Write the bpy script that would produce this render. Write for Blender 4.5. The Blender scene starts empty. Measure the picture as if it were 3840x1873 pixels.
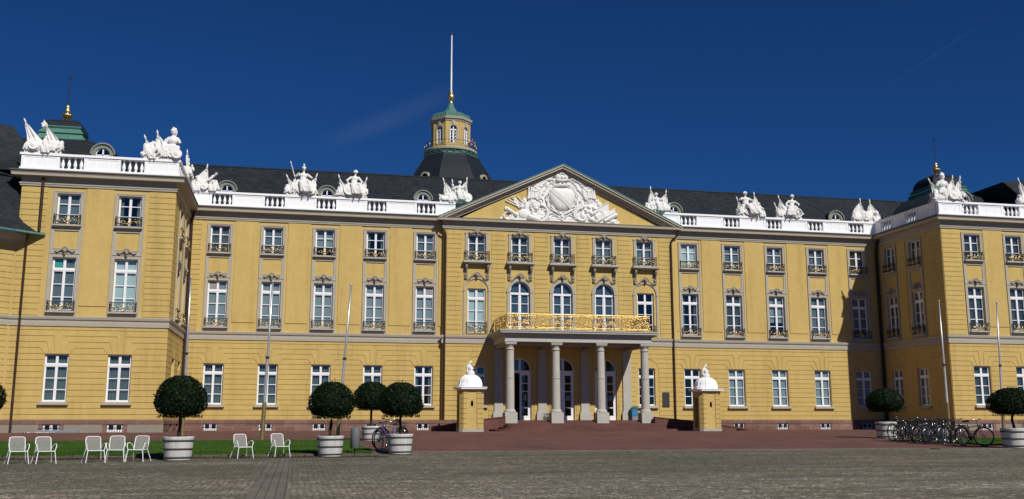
import bpy, math, random
from mathutils import Matrix, Vector, noise
R=math.radians; PI=math.pi
scene=bpy.context.scene
COL=scene.collection
rnd=random.Random(7)

# ---------------------------------------------------------------- materials
def newmat(name):
    m=bpy.data.materials.new(name); m.use_nodes=True
    nt=m.node_tree; nt.nodes.clear()
    out=nt.nodes.new('ShaderNodeOutputMaterial')
    b=nt.nodes.new('ShaderNodeBsdfPrincipled')
    nt.links.new(b.outputs[0],out.inputs[0])
    return m,nt,b
def node(nt,t,**k):
    n=nt.nodes.new(t)
    for a,v in k.items(): setattr(n,a,v)
    return n
def coords(nt,scale=(1,1,1)):
    g=node(nt,'ShaderNodeNewGeometry')
    mp=node(nt,'ShaderNodeMapping'); mp.inputs['Scale'].default_value=scale
    nt.links.new(g.outputs['Position'],mp.inputs['Vector'])
    return mp.outputs[0]
def noisetex(nt,vec,scale,detail=4,rough=.6):
    n=node(nt,'ShaderNodeTexNoise'); n.inputs['Scale'].default_value=scale
    n.inputs['Detail'].default_value=detail; n.inputs['Roughness'].default_value=rough
    nt.links.new(vec,n.inputs['Vector']); return n.outputs['Fac']
def ramp(nt,fac,stops):
    r=node(nt,'ShaderNodeValToRGB'); e=r.color_ramp.elements
    while len(e)<len(stops): e.new(.5)
    for el,(p,c) in zip(e,stops): el.position=p; el.color=(*c,1)
    nt.links.new(fac,r.inputs[0]); return r.outputs[0]
def mix(nt,fac,a,b,mode='MIX'):
    m=node(nt,'ShaderNodeMix',data_type='RGBA',blend_type=mode)
    for s,i in ((fac,0),(a,6),(b,7)):
        if isinstance(s,(int,float)): m.inputs[i].default_value=s
        elif isinstance(s,tuple): m.inputs[i].default_value=(*s,1)
        else: nt.links.new(s,m.inputs[i])
    return m.outputs[2]
def bump(nt,b,h,strength=.3,dist=.02):
    n=node(nt,'ShaderNodeBump'); n.inputs['Strength'].default_value=strength; n.inputs['Distance'].default_value=dist
    nt.links.new(h,n.inputs['Height']); nt.links.new(n.outputs[0],b.inputs['Normal'])
def sc(c,k): return tuple(x*k for x in c)
def mottled(name,c,var=.12,s1=.6,s2=6,rough=.85,metal=0,bs=.2,bd=.01,c2=None,spec=.3):
    m,nt,b=newmat(name); v=coords(nt)
    n1=noisetex(nt,v,s1,5,.65); n2=noisetex(nt,v,s2,4,.6)
    a=ramp(nt,n1,[(.3,sc(c,1-var)),(.7,sc(c2 or c,1+var*.6))])
    a2=mix(nt,.55,a,ramp(nt,n2,[(.3,sc(c,1-var)),(.7,sc(c,1+var))]))
    nt.links.new(a2,b.inputs['Base Color'])
    b.inputs['Roughness'].default_value=rough; b.inputs['Metallic'].default_value=metal
    b.inputs['Specular IOR Level'].default_value=spec
    bump(nt,b,noisetex(nt,v,s2*5,3),bs,bd)
    return m
M={}
YEL=(.50,.352,.114)
def m_plaster():
    m,nt,b=newmat('yellow_plaster'); v=coords(nt)
    n1=noisetex(nt,v,.45,6,.7); n2=noisetex(nt,v,2.6,5,.65)
    st=noisetex(nt,coords(nt,(1.6,1.6,.13)),1,5,.7)
    a=mix(nt,.5,ramp(nt,n1,[(.3,(.50,.362,.128)),(.7,(.595,.433,.150))]),ramp(nt,n2,[(.3,(.49,.355,.124)),(.7,(.605,.44,.152))]))
    a=mix(nt,.75,a,ramp(nt,st,[(.28,(.80,.79,.77)),(.48,(1,1,1)),(.75,(1.08,1.075,1.06))]),'MULTIPLY')
    nt.links.new(a,b.inputs['Base Color']); b.inputs['Roughness'].default_value=.9; b.inputs['Specular IOR Level'].default_value=.2
    bump(nt,b,noisetex(nt,v,11,3),.25,.006); return m
M['plaster']=m_plaster()
# rendering stained by weather: vertical streaks
M['stone']=mottled('grey_trim_stone',(.42,.385,.315),.08,.5,4,.85)
M['gutter']=mottled('weathered_cornice_top',(.105,.10,.088),.3,.7,5,.85)
M['dorm']=mottled('greenish_dormer_stone',(.235,.245,.21),.15,.9,7,.85)
M['stone2']=mottled('grey_carved_stone',(.30,.27,.21),.2,3,14,.85,bs=.5,bd=.02)
M['stone_d']=mottled('weathered_portal_stone',(.44,.425,.375),.12,1.2,9,.85)
M['white']=mottled('white_paint',(.80,.80,.80),.03,.7,5,.55)
M['sculpt']=mottled('white_sculpture_stone',(.78,.77,.745),.08,1.5,12,.7,bs=.3,bd=.01)
M['balus']=mottled('white_balustrade_paint',(.91,.91,.92),.02,.8,6,.75,bs=.05)
M['frame']=mottled('white_window_paint',(.82,.82,.84),.02,1,4,.4)
M['iron']=mottled('dark_iron',(.045,.045,.05),.2,3,20,.45,.5)
M['pipe']=mottled('brown_pipe',(.055,.033,.024),.2,1,10,.5,.2)
M['pipe_k']=mottled('black_pipe',(.02,.018,.017),.2,1,10,.5,.2)
M['copper']=mottled('green_copper',(.072,.185,.145),.30,.8,5,.7,bs=.3,c2=(.10,.24,.19))
M['copper_l']=mottled('pale_green_copper',(.10,.245,.20),.2,.8,5,.7)
M['gold']=mottled('gilding',(.86,.62,.23),.12,2,25,.38,1.0,bs=.7,bd=.02,spec=.5)
M['gold_d']=mottled('worn_gilding',(.95,.66,.22),.2,3,25,.42,1.0,bs=.6,bd=.02,spec=.5)
M['tubwood']=None
M['steel']=mottled('flagpole_metal',(.55,.55,.56),.06,1,8,.35,.7)
M['chmesh']=mottled('grey_white_wire_mesh',(.52,.50,.49),.03,2,9,.6)
M['brass']=mottled('weathered_brass_sleeve',(.36,.27,.12),.15,2,10,.4,.6)
M['bronze']=mottled('dark_bronze',(.06,.062,.058),.2,3,12,.5,.5)
M['bin']=mottled('grey_bin_paint',(.13,.145,.15),.06,2,10,.5)
M['bluebin']=mottled('blue_plastic',(.04,.20,.38),.1,3,10,.45)
M['teal']=mottled('teal_plastic',(.03,.17,.17),.1,3,10,.5)
M['greyp']=mottled('grey_panel',(.20,.24,.28),.08,3,10,.6)
M['black']=mottled('black_rubber',(.02,.02,.02),.1,3,20,.6)
M['chrome']=mottled('chrome',(.42,.42,.44),.05,3,10,.22,1)
M['bikeblue']=mottled('violet_bicycle_paint',(.07,.05,.30),.05,3,10,.3)
M['bikesilver']=mottled('silver_bicycle_paint',(.45,.46,.48),.05,3,10,.3,.6)
M['bikeblack']=mottled('black_bicycle_paint',(.025,.025,.03),.05,3,10,.3)
M['bikegreen']=mottled('pale_green_bicycle_paint',(.25,.3,.22),.05,3,10,.35)
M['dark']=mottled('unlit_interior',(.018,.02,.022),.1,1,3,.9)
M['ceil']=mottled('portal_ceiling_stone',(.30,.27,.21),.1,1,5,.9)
M['soil']=mottled('soil',(.05,.035,.02),.3,4,30,.95,bs=.8,bd=.03)
M['dirt']=mottled('leaf_litter',(.085,.06,.038),.45,1.5,12,.95,bs=.8,bd=.03)
M['kerb']=mottled('kerb_stone',(.105,.095,.075),.2,1.5,9,.9,bs=.5)
M['kerb_r']=mottled('pale_edge_stone',(.17,.14,.12),.2,1.5,9,.9,bs=.5)
M['trunk']=mottled('bark',(.045,.032,.02),.3,6,30,.9,bs=.8,bd=.02)
M['skin']=mottled('skin',(.5,.3,.22),.05,2,5,.7)
M['cloth_r']=mottled('red_jacket',(.35,.05,.05),.1,2,5,.9)
M['cloth_w']=mottled('pale_shirt',(.55,.5,.5),.1,2,5,.9)
M['cloth_b']=mottled('dark_trousers',(.05,.05,.08),.1,2,5,.9)
M['paper']=mottled('notice_paper',(.22,.30,.33),.1,3,9,.6)
M['canvas']=mottled('crumpled_sheeting',(.5,.5,.48),.1,3,9,.8)
def m_sandstone(name,c,bw,bh,joint,axis='wall',mort=(.28,.25,.20),var=.22,ms=.012,off=.5):
    m,nt,b=newmat(name); g=node(nt,'ShaderNodeNewGeometry')
    sx=node(nt,'ShaderNodeSeparateXYZ'); nt.links.new(g.outputs['Position'],sx.inputs[0])
    cx=node(nt,'ShaderNodeCombineXYZ')
    if axis=='wall':
        ad=node(nt,'ShaderNodeMath',operation='ADD'); nt.links.new(sx.outputs[0],ad.inputs[0]); nt.links.new(sx.outputs[1],ad.inputs[1])
        nt.links.new(ad.outputs[0],cx.inputs[0]); nt.links.new(sx.outputs[2],cx.inputs[1])
    else:
        nt.links.new(sx.outputs[0],cx.inputs[0]); nt.links.new(sx.outputs[1],cx.inputs[1])
    br=node(nt,'ShaderNodeTexBrick'); br.inputs['Scale'].default_value=1; br.offset=off
    br.inputs['Brick Width'].default_value=bw; br.inputs['Row Height'].default_value=bh; br.inputs['Mortar Size'].default_value=ms
    br.inputs['Color1'].default_value=(*sc(c,1-var),1); br.inputs['Color2'].default_value=(*sc(c,1+var),1); br.inputs['Mortar'].default_value=(*mort,1)
    nt.links.new(cx.outputs[0],br.inputs['Vector'])
    n=noisetex(nt,g.outputs['Position'],.35,6,.65); n2=noisetex(nt,g.outputs['Position'],4,5,.65)
    a=mix(nt,.8,br.outputs['Color'],ramp(nt,n,[(.3,(.68,.68,.68)),(.7,(1.28,1.24,1.22))]),'MULTIPLY')
    a=mix(nt,.7,a,ramp(nt,n2,[(.25,(.7,.7,.7)),(.75,(1.25,1.25,1.2))]),'MULTIPLY')
    nt.links.new(a,b.inputs['Base Color']); b.inputs['Roughness'].default_value=.9; b.inputs['Specular IOR Level'].default_value=.2
    bump(nt,b,n2,.3,.02); return m
M['plinth']=m_sandstone('red_sandstone_plinth',(.20,.115,.095),1.6,.9,.02)
M['plinth_g']=mottled('grey_plinth_render',(.27,.235,.19),.14,.6,6,.9)
M['terr']=m_sandstone('red_paving',(.146,.071,.060),.32,.16,.01,'floor',mort=(.085,.045,.038),var=.12,ms=.008)
M['step']=m_sandstone('red_sandstone_steps',(.135,.064,.053),1.9,5,.01,'wall',mort=(.08,.045,.04),var=.1,ms=.01)
def m_cobble():
    m,nt,b=newmat('granite_cobbles'); g=node(nt,'ShaderNodeNewGeometry'); P=g.outputs['Position']
    mp=node(nt,'ShaderNodeMapping'); mp.inputs['Scale'].default_value=(7.8,9.6,0); nt.links.new(P,mp.inputs['Vector'])
    wob=node(nt,'ShaderNodeTexNoise'); wob.inputs['Scale'].default_value=.4; nt.links.new(P,wob.inputs['Vector'])
    ad=node(nt,'ShaderNodeVectorMath',operation='ADD'); nt.links.new(mp.outputs[0],ad.inputs[0]); nt.links.new(wob.outputs['Color'],ad.inputs[1])
    vo=node(nt,'ShaderNodeTexVoronoi',voronoi_dimensions='2D'); vo.inputs['Scale'].default_value=1; vo.inputs['Randomness'].default_value=.85
    ve=node(nt,'ShaderNodeTexVoronoi',voronoi_dimensions='2D',feature='DISTANCE_TO_EDGE'); ve.inputs['Scale'].default_value=1; ve.inputs['Randomness'].default_value=.85
    nt.links.new(ad.outputs[0],vo.inputs['Vector']); nt.links.new(ad.outputs[0],ve.inputs['Vector'])
    sp=node(nt,'ShaderNodeSeparateColor'); nt.links.new(vo.outputs['Color'],sp.inputs[0])
    stone=ramp(nt,sp.outputs[0],[(0,(.095,.085,.075)),(.3,(.13,.118,.104)),(.55,(.168,.152,.131)),(.8,(.205,.19,.165)),(.93,(.265,.24,.202)),(1,(.38,.345,.285))])
    big=noisetex(nt,P,.12,5,.7)
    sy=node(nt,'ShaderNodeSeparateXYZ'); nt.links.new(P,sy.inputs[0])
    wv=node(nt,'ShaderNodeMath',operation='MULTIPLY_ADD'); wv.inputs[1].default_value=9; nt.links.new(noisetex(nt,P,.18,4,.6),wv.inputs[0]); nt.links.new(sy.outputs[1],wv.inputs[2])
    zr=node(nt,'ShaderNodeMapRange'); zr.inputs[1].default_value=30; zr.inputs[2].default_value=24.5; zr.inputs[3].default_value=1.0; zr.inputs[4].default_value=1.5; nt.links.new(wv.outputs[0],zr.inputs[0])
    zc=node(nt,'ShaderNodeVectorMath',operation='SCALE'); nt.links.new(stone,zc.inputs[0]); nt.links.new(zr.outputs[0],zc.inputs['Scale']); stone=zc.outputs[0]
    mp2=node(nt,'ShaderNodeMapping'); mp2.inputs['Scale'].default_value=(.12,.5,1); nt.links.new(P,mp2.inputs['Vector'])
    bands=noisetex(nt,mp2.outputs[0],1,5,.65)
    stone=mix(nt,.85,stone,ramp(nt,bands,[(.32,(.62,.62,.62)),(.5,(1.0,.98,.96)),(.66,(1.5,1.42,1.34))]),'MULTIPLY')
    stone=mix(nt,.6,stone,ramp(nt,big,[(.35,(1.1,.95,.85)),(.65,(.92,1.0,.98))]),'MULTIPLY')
    moss_a=noisetex(nt,P,.55,6,.75)
    jc=mix(nt,ramp(nt,moss_a,[(.45,(0,0,0)),(.6,(1,1,1))]),(.065,.058,.048),(.06,.08,.025))
    edge=ramp(nt,ve.outputs['Distance'],[(.02,(0,0,0)),(.13,(1,1,1))])
    c=mix(nt,edge,jc,stone)
    mossm=ramp(nt,noisetex(nt,mp2.outputs[0],2.3,6,.8),[(.48,(0,0,0)),(.60,(.8,.8,.8))])
    c=mix(nt,mossm,c,(.10,.104,.055))
    nt.links.new(c,b.inputs['Base Color']); b.inputs['Roughness'].default_value=.8; b.inputs['Specular IOR Level'].default_value=.25
    bump(nt,b,edge,.8,.025); return m
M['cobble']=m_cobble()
M['sett']=m_sandstone('long_setts',(.150,.136,.117),.16,1.2,.02,'floor',mort=(.085,.078,.06),var=.10,ms=.013,off=0)
def m_grass():
    m,nt,b=newmat('lawn_green'); v=coords(nt)
    n1=noisetex(nt,v,.35,6,.7); n2=noisetex(nt,v,9,5,.8)
    a=ramp(nt,n1,[(.3,(.030,.083,.008)),(.7,(.060,.125,.018))])
    a=mix(nt,.8,a,ramp(nt,n2,[(.3,(.55,.55,.5)),(.7,(1.5,1.45,1.4))]),'MULTIPLY')
    nt.links.new(a,b.inputs['Base Color']); b.inputs['Roughness'].default_value=.95; b.inputs['Specular IOR Level'].default_value=.1
    bump(nt,b,n2,1,.05); return m
M['grass']=m_grass()
def m_leaf():
    m,nt,b=newmat('laurel_leaves'); g=node(nt,'ShaderNodeNewGeometry')
    r=ramp(nt,g.outputs['Random Per Island'],[(0,(.002,.005,.0015)),(.6,(.004,.013,.003)),(.93,(.010,.028,.005)),(1,(.022,.052,.011))])
    nt.links.new(r,b.inputs['Base Color']); b.inputs['Roughness'].default_value=.5; b.inputs['Specular IOR Level'].default_value=.12; return m
M['leaf']=m_leaf()
def m_slate():
    m,nt,b=newmat('slate_roof'); g=node(nt,'ShaderNodeNewGeometry')
    sx=node(nt,'ShaderNodeSeparateXYZ'); nt.links.new(g.outputs['Position'],sx.inputs[0])
    ad=node(nt,'ShaderNodeMath',operation='ADD'); nt.links.new(sx.outputs[0],ad.inputs[0]); nt.links.new(sx.outputs[1],ad.inputs[1])
    cx=node(nt,'ShaderNodeCombineXYZ'); nt.links.new(ad.outputs[0],cx.inputs[0]); nt.links.new(sx.outputs[2],cx.inputs[1])
    br=node(nt,'ShaderNodeTexBrick'); br.inputs['Scale'].default_value=1
    br.inputs['Brick Width'].default_value=.42; br.inputs['Row Height'].default_value=.14; br.inputs['Mortar Size'].default_value=.012; br.inputs['Bias'].default_value=0
    br.inputs['Color1'].default_value=(.014,.018,.023,1); br.inputs['Color2'].default_value=(.026,.031,.037,1); br.inputs['Mortar'].default_value=(.009,.011,.014,1)
    nt.links.new(cx.outputs[0],br.inputs['Vector'])
    P=g.outputs['Position']
    n=noisetex(nt,P,.5,6,.75); n2=noisetex(nt,P,2.2,5,.7)
    a=mix(nt,.9,br.outputs['Color'],ramp(nt,n,[(.3,(.75,.78,.8)),(.7,(1.15,1.15,1.15))]),'MULTIPLY')
    a=mix(nt,.9,a,ramp(nt,n2,[(.3,(.55,.58,.6)),(.42,(.95,.95,.95)),(.75,(1.3,1.3,1.3))]),'MULTIPLY')
    vs=node(nt,'ShaderNodeTexVoronoi'); vs.inputs['Scale'].default_value=1.6; nt.links.new(P,vs.inputs['Vector'])
    spk=ramp(nt,vs.outputs['Distance'],[(.055,(1,1,1)),(.075,(0,0,0))]); ss=node(nt,'ShaderNodeSeparateColor'); nt.links.new(vs.outputs['Color'],ss.inputs[0])
    pick=ramp(nt,ss.outputs[0],[(.86,(0,0,0)),(.87,(1,1,1))]); a=mix(nt,mix(nt,1.0,spk,pick,'MULTIPLY'),a,(.22,.21,.19))
    nt.links.new(a,b.inputs['Base Color']); b.inputs['Roughness'].default_value=.68; b.inputs['Specular IOR Level'].default_value=.22
    bump(nt,b,br.outputs['Fac'],.5,-.02); return m
M['slate']=m_slate()
def m_lead():
    return mottled('lead_sheet',(.013,.018,.024),.25,.5,4,.6,spec=.2)
M['lead']=m_lead()
def m_glass(name,tint,ior=1.5,rough=.03,cover=.35):
    m,nt,b=newmat(name)
    out=[n for n in nt.nodes if n.type=='OUTPUT_MATERIAL'][0]; nt.nodes.remove(b)
    tr=node(nt,'ShaderNodeBsdfTransparent'); tr.inputs[0].default_value=(*tint,1)
    gl=node(nt,'ShaderNodeBsdfGlossy'); gl.inputs['Roughness'].default_value=rough
    fr=node(nt,'ShaderNodeLayerWeight'); fr.inputs['Blend'].default_value=.5
    pw=node(nt,'ShaderNodeMath',operation='POWER'); pw.inputs[1].default_value=3.2; nt.links.new(fr.outputs['Facing'],pw.inputs[0])
    mx=node(nt,'ShaderNodeMath',operation='MULTIPLY_ADD'); mx.inputs[1].default_value=.85; mx.inputs[2].default_value=.10
    nt.links.new(pw.outputs[0],mx.inputs[0])
    bp=node(nt,'ShaderNodeBump'); bp.inputs['Strength'].default_value=.12; bp.inputs['Distance'].default_value=.05
    nt.links.new(noisetex(nt,coords(nt),1.1,2),bp.inputs['Height']); nt.links.new(bp.outputs[0],gl.inputs['Normal'])
    ms=node(nt,'ShaderNodeMixShader'); nt.links.new(mx.outputs[0],ms.inputs[0]); nt.links.new(tr.outputs[0],ms.inputs[1]); nt.links.new(gl.outputs[0],ms.inputs[2])
    nt.links.new(ms.outputs[0],out.inputs[0]); return m
M['glass']=m_glass('window_glass',(.86,.92,.92))
M['cur_fold']=mottled('grey_green_curtain',(.15,.185,.178),.12,1.5,7,.95)
M['cur_blind']=mottled('pale_aqua_blind',(.25,.315,.325),.05,1,5,.9)
M['cur_light']=mottled('bright_blind',(.48,.60,.60),.05,1,5,.9)
M['cur_mid']=mottled('dull_teal_blind',(.13,.17,.19),.10,.8,5,.9)
M['sky_reflect']=mottled('painted_sky_reflection',(.055,.095,.135),.15,.9,5,.9)  # blue sky reflection of the arched panes, put into a backing colour
M['vent']=mottled('louvre_grille',(.30,.30,.31),.05,1,5,.7)
M['teal_pane']=mottled('turquoise_blind',(.06,.36,.33),.05,1,5,.7)
def m_tub():
    m,nt,b=newmat('white_tub_boards'); tc=node(nt,'ShaderNodeTexCoord')
    v=node(nt,'ShaderNodeMapping'); v.inputs['Scale'].default_value=(1,1,.12); nt.links.new(tc.outputs['Object'],v.inputs[0])
    n=noisetex(nt,v.outputs[0],14,4,.7)
    a=ramp(nt,n,[(.3,(.46,.44,.42)),(.6,(.62,.60,.58)),(.8,(.68,.66,.64))])
    nt.links.new(a,b.inputs['Base Color']); b.inputs['Roughness'].default_value=.7; bump(nt,b,n,.3,.01); return m
M['tubwood']=m_tub()
M['band']=mottled('green_stained_hoop',(.07,.075,.055),.25,2,12,.7)
# ---------------------------------------------------------------- mesh builder
class MB:
    def __init__(s,M0=None):
        s.v=[];s.f=[];s.mi=[];s.sm=[];s.M=M0 or Matrix.Identity(4)
    def add(s,vs,fs,mi=0,sm=False):
        o=len(s.v); s.v+=[tuple(s.M@Vector(p)) for p in vs]
        s.f+=[tuple(i+o for i in f) for f in fs]; s.mi+=[mi]*len(fs); s.sm+=[sm]*len(fs)
    def box(s,x0,x1,y0,y1,z0,z1,mi=0,skip=''):
        x0,x1=sorted((x0,x1));y0,y1=sorted((y0,y1));z0,z1=sorted((z0,z1))
        v=[(x0,y0,z0),(x1,y0,z0),(x1,y1,z0),(x0,y1,z0),(x0,y0,z1),(x1,y0,z1),(x1,y1,z1),(x0,y1,z1)]
        F={'b':(0,3,2,1),'t':(4,5,6,7),'f':(0,1,5,4),'r':(1,2,6,5),'k':(2,3,7,6),'l':(3,0,4,7)}
        s.add(v,[F[k] for k in F if k not in skip],mi)
    def bevbox(s,x0,x1,y0,y1,z0,z1,b=.01,mi=0):
        # box with chamfered vertical and top edges
        p=[(x0+b,y0),(x1-b,y0),(x1,y0+b),(x1,y1-b),(x1-b,y1),(x0+b,y1),(x0,y1-b),(x0,y0+b)]
        cx,cy=(x0+x1)/2,(y0+y1)/2
        q=[(cx+(x-cx)*(1-b/max(.001,(x1-x0)/2)),cy+(y-cy)*(1-b/max(.001,(y1-y0)/2))) for x,y in p]
        v=[(x,y,z0) for x,y in p]+[(x,y,z1-b) for x,y in p]+[(x,y,z1) for x,y in q]
        f=[tuple(range(7,-1,-1)),tuple(range(16,24))]
        for i in range(8):
            j=(i+1)%8; f+=[(i,j,8+j,8+i),(8+i,8+j,16+j,16+i)]
        s.add(v,f,mi)
    def prism(s,poly,y0,y1,mi=0,back=False):
        # polygon in (x,z), ccw seen from -y ; front at y0 (more negative), back at y1
        n=len(poly); v=[(x,y0,z) for x,z in poly]+[(x,y1,z) for x,z in poly]
        f=[tuple(range(n))]+([tuple(range(2*n-1,n-1,-1))] if back else [])
        for i in range(n):
            j=(i+1)%n; f.append((i,n+i,n+j,j))
        s.add(v,f,mi)
    def hprism(s,poly,z0,z1,mi=0):
        n=len(poly); v=[(x,y,z0) for x,y in poly]+[(x,y,z1) for x,y in poly]
        f=[tuple(range(n-1,-1,-1)),tuple(range(n,2*n))]
        for i in range(n):
            j=(i+1)%n; f.append((i,j,n+j,n+i))
        s.add(v,f,mi)
    def quad(s,a,b,c,d,mi=0): s.add([a,b,c,d],[(0,1,2,3)],mi)
    def lathe(s,prof,n=16,c=(0,0,0),mi=0,sm=True,cap=True,rot=0,sq=None):
        v=[];f=[]
        for r,z in prof:
            for i in range(n):
                a=rot+2*PI*i/n
                v.append((c[0]+r*math.cos(a),c[1]+r*math.sin(a),c[2]+z))
        for k in range(len(prof)-1):
            for i in range(n):
                j=(i+1)%n; f.append((k*n+i,k*n+j,(k+1)*n+j,(k+1)*n+i))
        s.add(v,f,mi,sm)
        if cap:
            L=len(prof)-1
            s.add([v[i] for i in range(n)],[tuple(range(n-1,-1,-1))],mi)
            s.add([v[L*n+i] for i in range(n)],[tuple(range(n))],mi)
    def tube(s,pts,r,n=6,mi=0,closed=False,sm=True,flat=1):
        pts=[Vector(p) for p in pts]; m=len(pts); v=[];f=[]
        rr=r if isinstance(r,(list,tuple)) else [r]*m
        up=Vector((0,0,1))
        for k,p in enumerate(pts):
            if closed: t=pts[(k+1)%m]-pts[k-1]
            else: t=pts[min(k+1,m-1)]-pts[max(k-1,0)]
            if t.length<1e-9: t=Vector((0,0,1))
            t.normalize()
            a=t.cross(up)
            if a.length<.05: a=t.cross(Vector((0,1,0)))
            a.normalize(); b=t.cross(a)
            for i in range(n):
                th=2*PI*i/n; v.append(p+a*math.cos(th)*rr[k]+b*math.sin(th)*rr[k]*flat)
        for k in range(m if closed else m-1):
            k2=(k+1)%m
            for i in range(n):
                j=(i+1)%n; f.append((k*n+i,k*n+j,k2*n+j,k2*n+i))
        s.add(v,f,mi,sm)
        if not closed:
            s.add(v[:n],[tuple(range(n-1,-1,-1))],mi); s.add(v[-n:],[tuple(range(n))],mi)
    def ell(s,c,r,n=8,m=6,mi=0,rot=None,sm=True):
        if isinstance(r,(int,float)): r=(r,r,r)
        v=[];f=[];c=Vector(c)
        Q=rot.to_matrix() if rot is not None and hasattr(rot,'to_matrix') else (rot or Matrix.Identity(3))
        for k in range(1,m):
            ph=PI*k/m
            for i in range(n):
                th=2*PI*i/n
                v.append(c+Q@Vector((r[0]*math.sin(ph)*math.cos(th),r[1]*math.sin(ph)*math.sin(th),r[2]*math.cos(ph))))
        v.append(c+Q@Vector((0,0,r[2]))); v.append(c+Q@Vector((0,0,-r[2])))
        T=len(v)-2;B=len(v)-1
        for i in range(n):
            j=(i+1)%n; f.append((T,i,j)); f.append((B,(m-2)*n+j,(m-2)*n+i))
            for k in range(m-2): f.append((k*n+i,(k+1)*n+i,(k+1)*n+j,k*n+j))
        s.add(v,f,mi,sm)
    def caps(s,a,b,ra,rb,n=8):
        a=Vector(a);b=Vector(b); s.tube([a,a.lerp(b,.5),b],[ra,(ra+rb)/2,rb],n); s.ell(a,ra,n,5); s.ell(b,rb,n,5)
    def mesh(s,name,mats):
        me=bpy.data.meshes.new(name); me.from_pydata(s.v,[],s.f)
        for m in mats: me.materials.append(m)
        me.polygons.foreach_set('material_index',s.mi); me.polygons.foreach_set('use_smooth',s.sm)
        me.update(); return me
WM={}   # world matrices of what has been placed
def put(name,me,parent=None,mw=None):
    o=bpy.data.objects.new(name,me); COL.objects.link(o)
    mw=mw or Matrix.Identity(4); WM[o.name]=mw
    if parent is not None:
        o.parent=parent; o.matrix_local=WM[parent.name].inverted()@mw
    else: o.matrix_local=mw
    return o
def T(x,y,z): return Matrix.Translation((x,y,z))
def RZ(a): return Matrix.Rotation(a,4,'Z')
def thing(name,label,cat,mw,group=None):
    o=put(name,None,None,mw); o.empty_display_size=.3
    o['label']=label;o['category']=cat
    if group:o['group']=group
    return o
def part(name,mb,mats,parent,mw=None,label=None):
    if not isinstance(mats,(list,tuple)): mats=[mats]
    o=put(name,mb.mesh(name,mats) if isinstance(mb,MB) else mb,parent,mw)
    if label:o['label']=label
    return o
def struct(name,mb,mats,kind='structure'):
    if not isinstance(mats,(list,tuple)): mats=[mats]
    o=put(name,mb.mesh(name,mats)); o['kind']=kind; return o
def copy_tree(o,mw,label=None):
    # a thing and its parts, placed anew
    def rec(src,par,m):
        c=src.copy(); COL.objects.link(c); WM[c.name]=m
        if par is not None: c.parent=par; c.matrix_local=WM[par.name].inverted()@m
        else: c.matrix_local=m
        for ch in [x for x in src.children]:
            rec(ch,c,m@WM[src.name].inverted()@WM[ch.name])
        return c
    c=rec(o,None,mw)
    if label:c['label']=label
    return c
def baked(mb,mats,voxel=.035,disp=0,dscale=.12,smooth=1,name='carving'):
    me=mb.mesh(name,mats); o=bpy.data.objects.new(name,me); COL.objects.link(o)
    r=o.modifiers.new('r','REMESH'); r.mode='VOXEL'; r.voxel_size=voxel; r.use_smooth_shade=True
    if smooth:
        q=o.modifiers.new('s','SMOOTH'); q.iterations=smooth; q.factor=.5
    if disp:
        tx=bpy.data.textures.new('c','CLOUDS'); tx.noise_scale=dscale
        d=o.modifiers.new('d','DISPLACE'); d.texture=tx; d.strength=disp; d.mid_level=.5
    dg=bpy.context.evaluated_depsgraph_get()
    nm=bpy.data.meshes.new_from_object(o.evaluated_get(dg)); nm.name=name
    if not nm.materials:
        for m in mats:nm.materials.append(m)
    bpy.data.objects.remove(o); return nm

# ---------------------------------------------------------------- ground
def gz(Y): return .1 if Y<31 else (.1+.45*(Y-31)/31 if Y<62 else .55)
def sheet(x0,x1,y0,y1,dz,seg=1):
    mb=MB(); ys=[y0]+[y for y in (31,62) if y0<y<y1]+[y1]
    for a,b in zip(ys,ys[1:]): mb.quad((x0,a,gz(a)+dz),(x1,a,gz(a)+dz),(x1,b,gz(b)+dz),(x0,b,gz(b)+dz))
    return mb
g=sheet(-1500,1500,-200,2500,0)
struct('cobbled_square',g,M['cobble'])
def merge(*ms):
    a=MB()
    for m in ms: a.add(m.v,m.f)
    return a
struct('red_paved_terrace',merge(sheet(2.86,30.9,38.0,49.6,.02),sheet(-60,90,49.6,84,.02),sheet(30.9,62,37.3,40.0,.02),sheet(26.5,30.9,37.3,38.0,.02)),M['terr'])
mb=MB()
for x0,x1,y in ((2.86,26.5,37.88),(26.5,62,37.18)): mb.box(x0,x1,y,y+.12,gz(y)-.1,gz(y)+.028)
struct('terrace_edging',mb,M['kerb_r'])
mb=sheet(-.80,-.12,10,33.9,.006); struct('sett_strip',mb,M['sett'])
lawnL=(-60,2.72,35.3,49.5); lawnR=(31.0,80,40.1,48.3)
def lawn(b):
    x0,x1,y0,y1=b; mb=MB(); nx=60;ny=26
    fn=lambda x,y: gz(y)+.09+.02*noise.noise((x*.8,y*.8,0))
    vs=[(x0+(x1-x0)*i/nx,y0+(y1-y0)*j/ny) for j in range(ny+1) for i in range(nx+1)]
    mb.add([(x,y,fn(x,y)) for x,y in vs],[(j*(nx+1)+i,j*(nx+1)+i+1,(j+1)*(nx+1)+i+1,(j+1)*(nx+1)+i) for j in range(ny) for i in range(nx)],0,True)
    return mb
a=lawn(lawnL);b=lawn(lawnR);a.add(b.v,b.f,0,True); struct('lawn',a,M['grass'])
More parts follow.
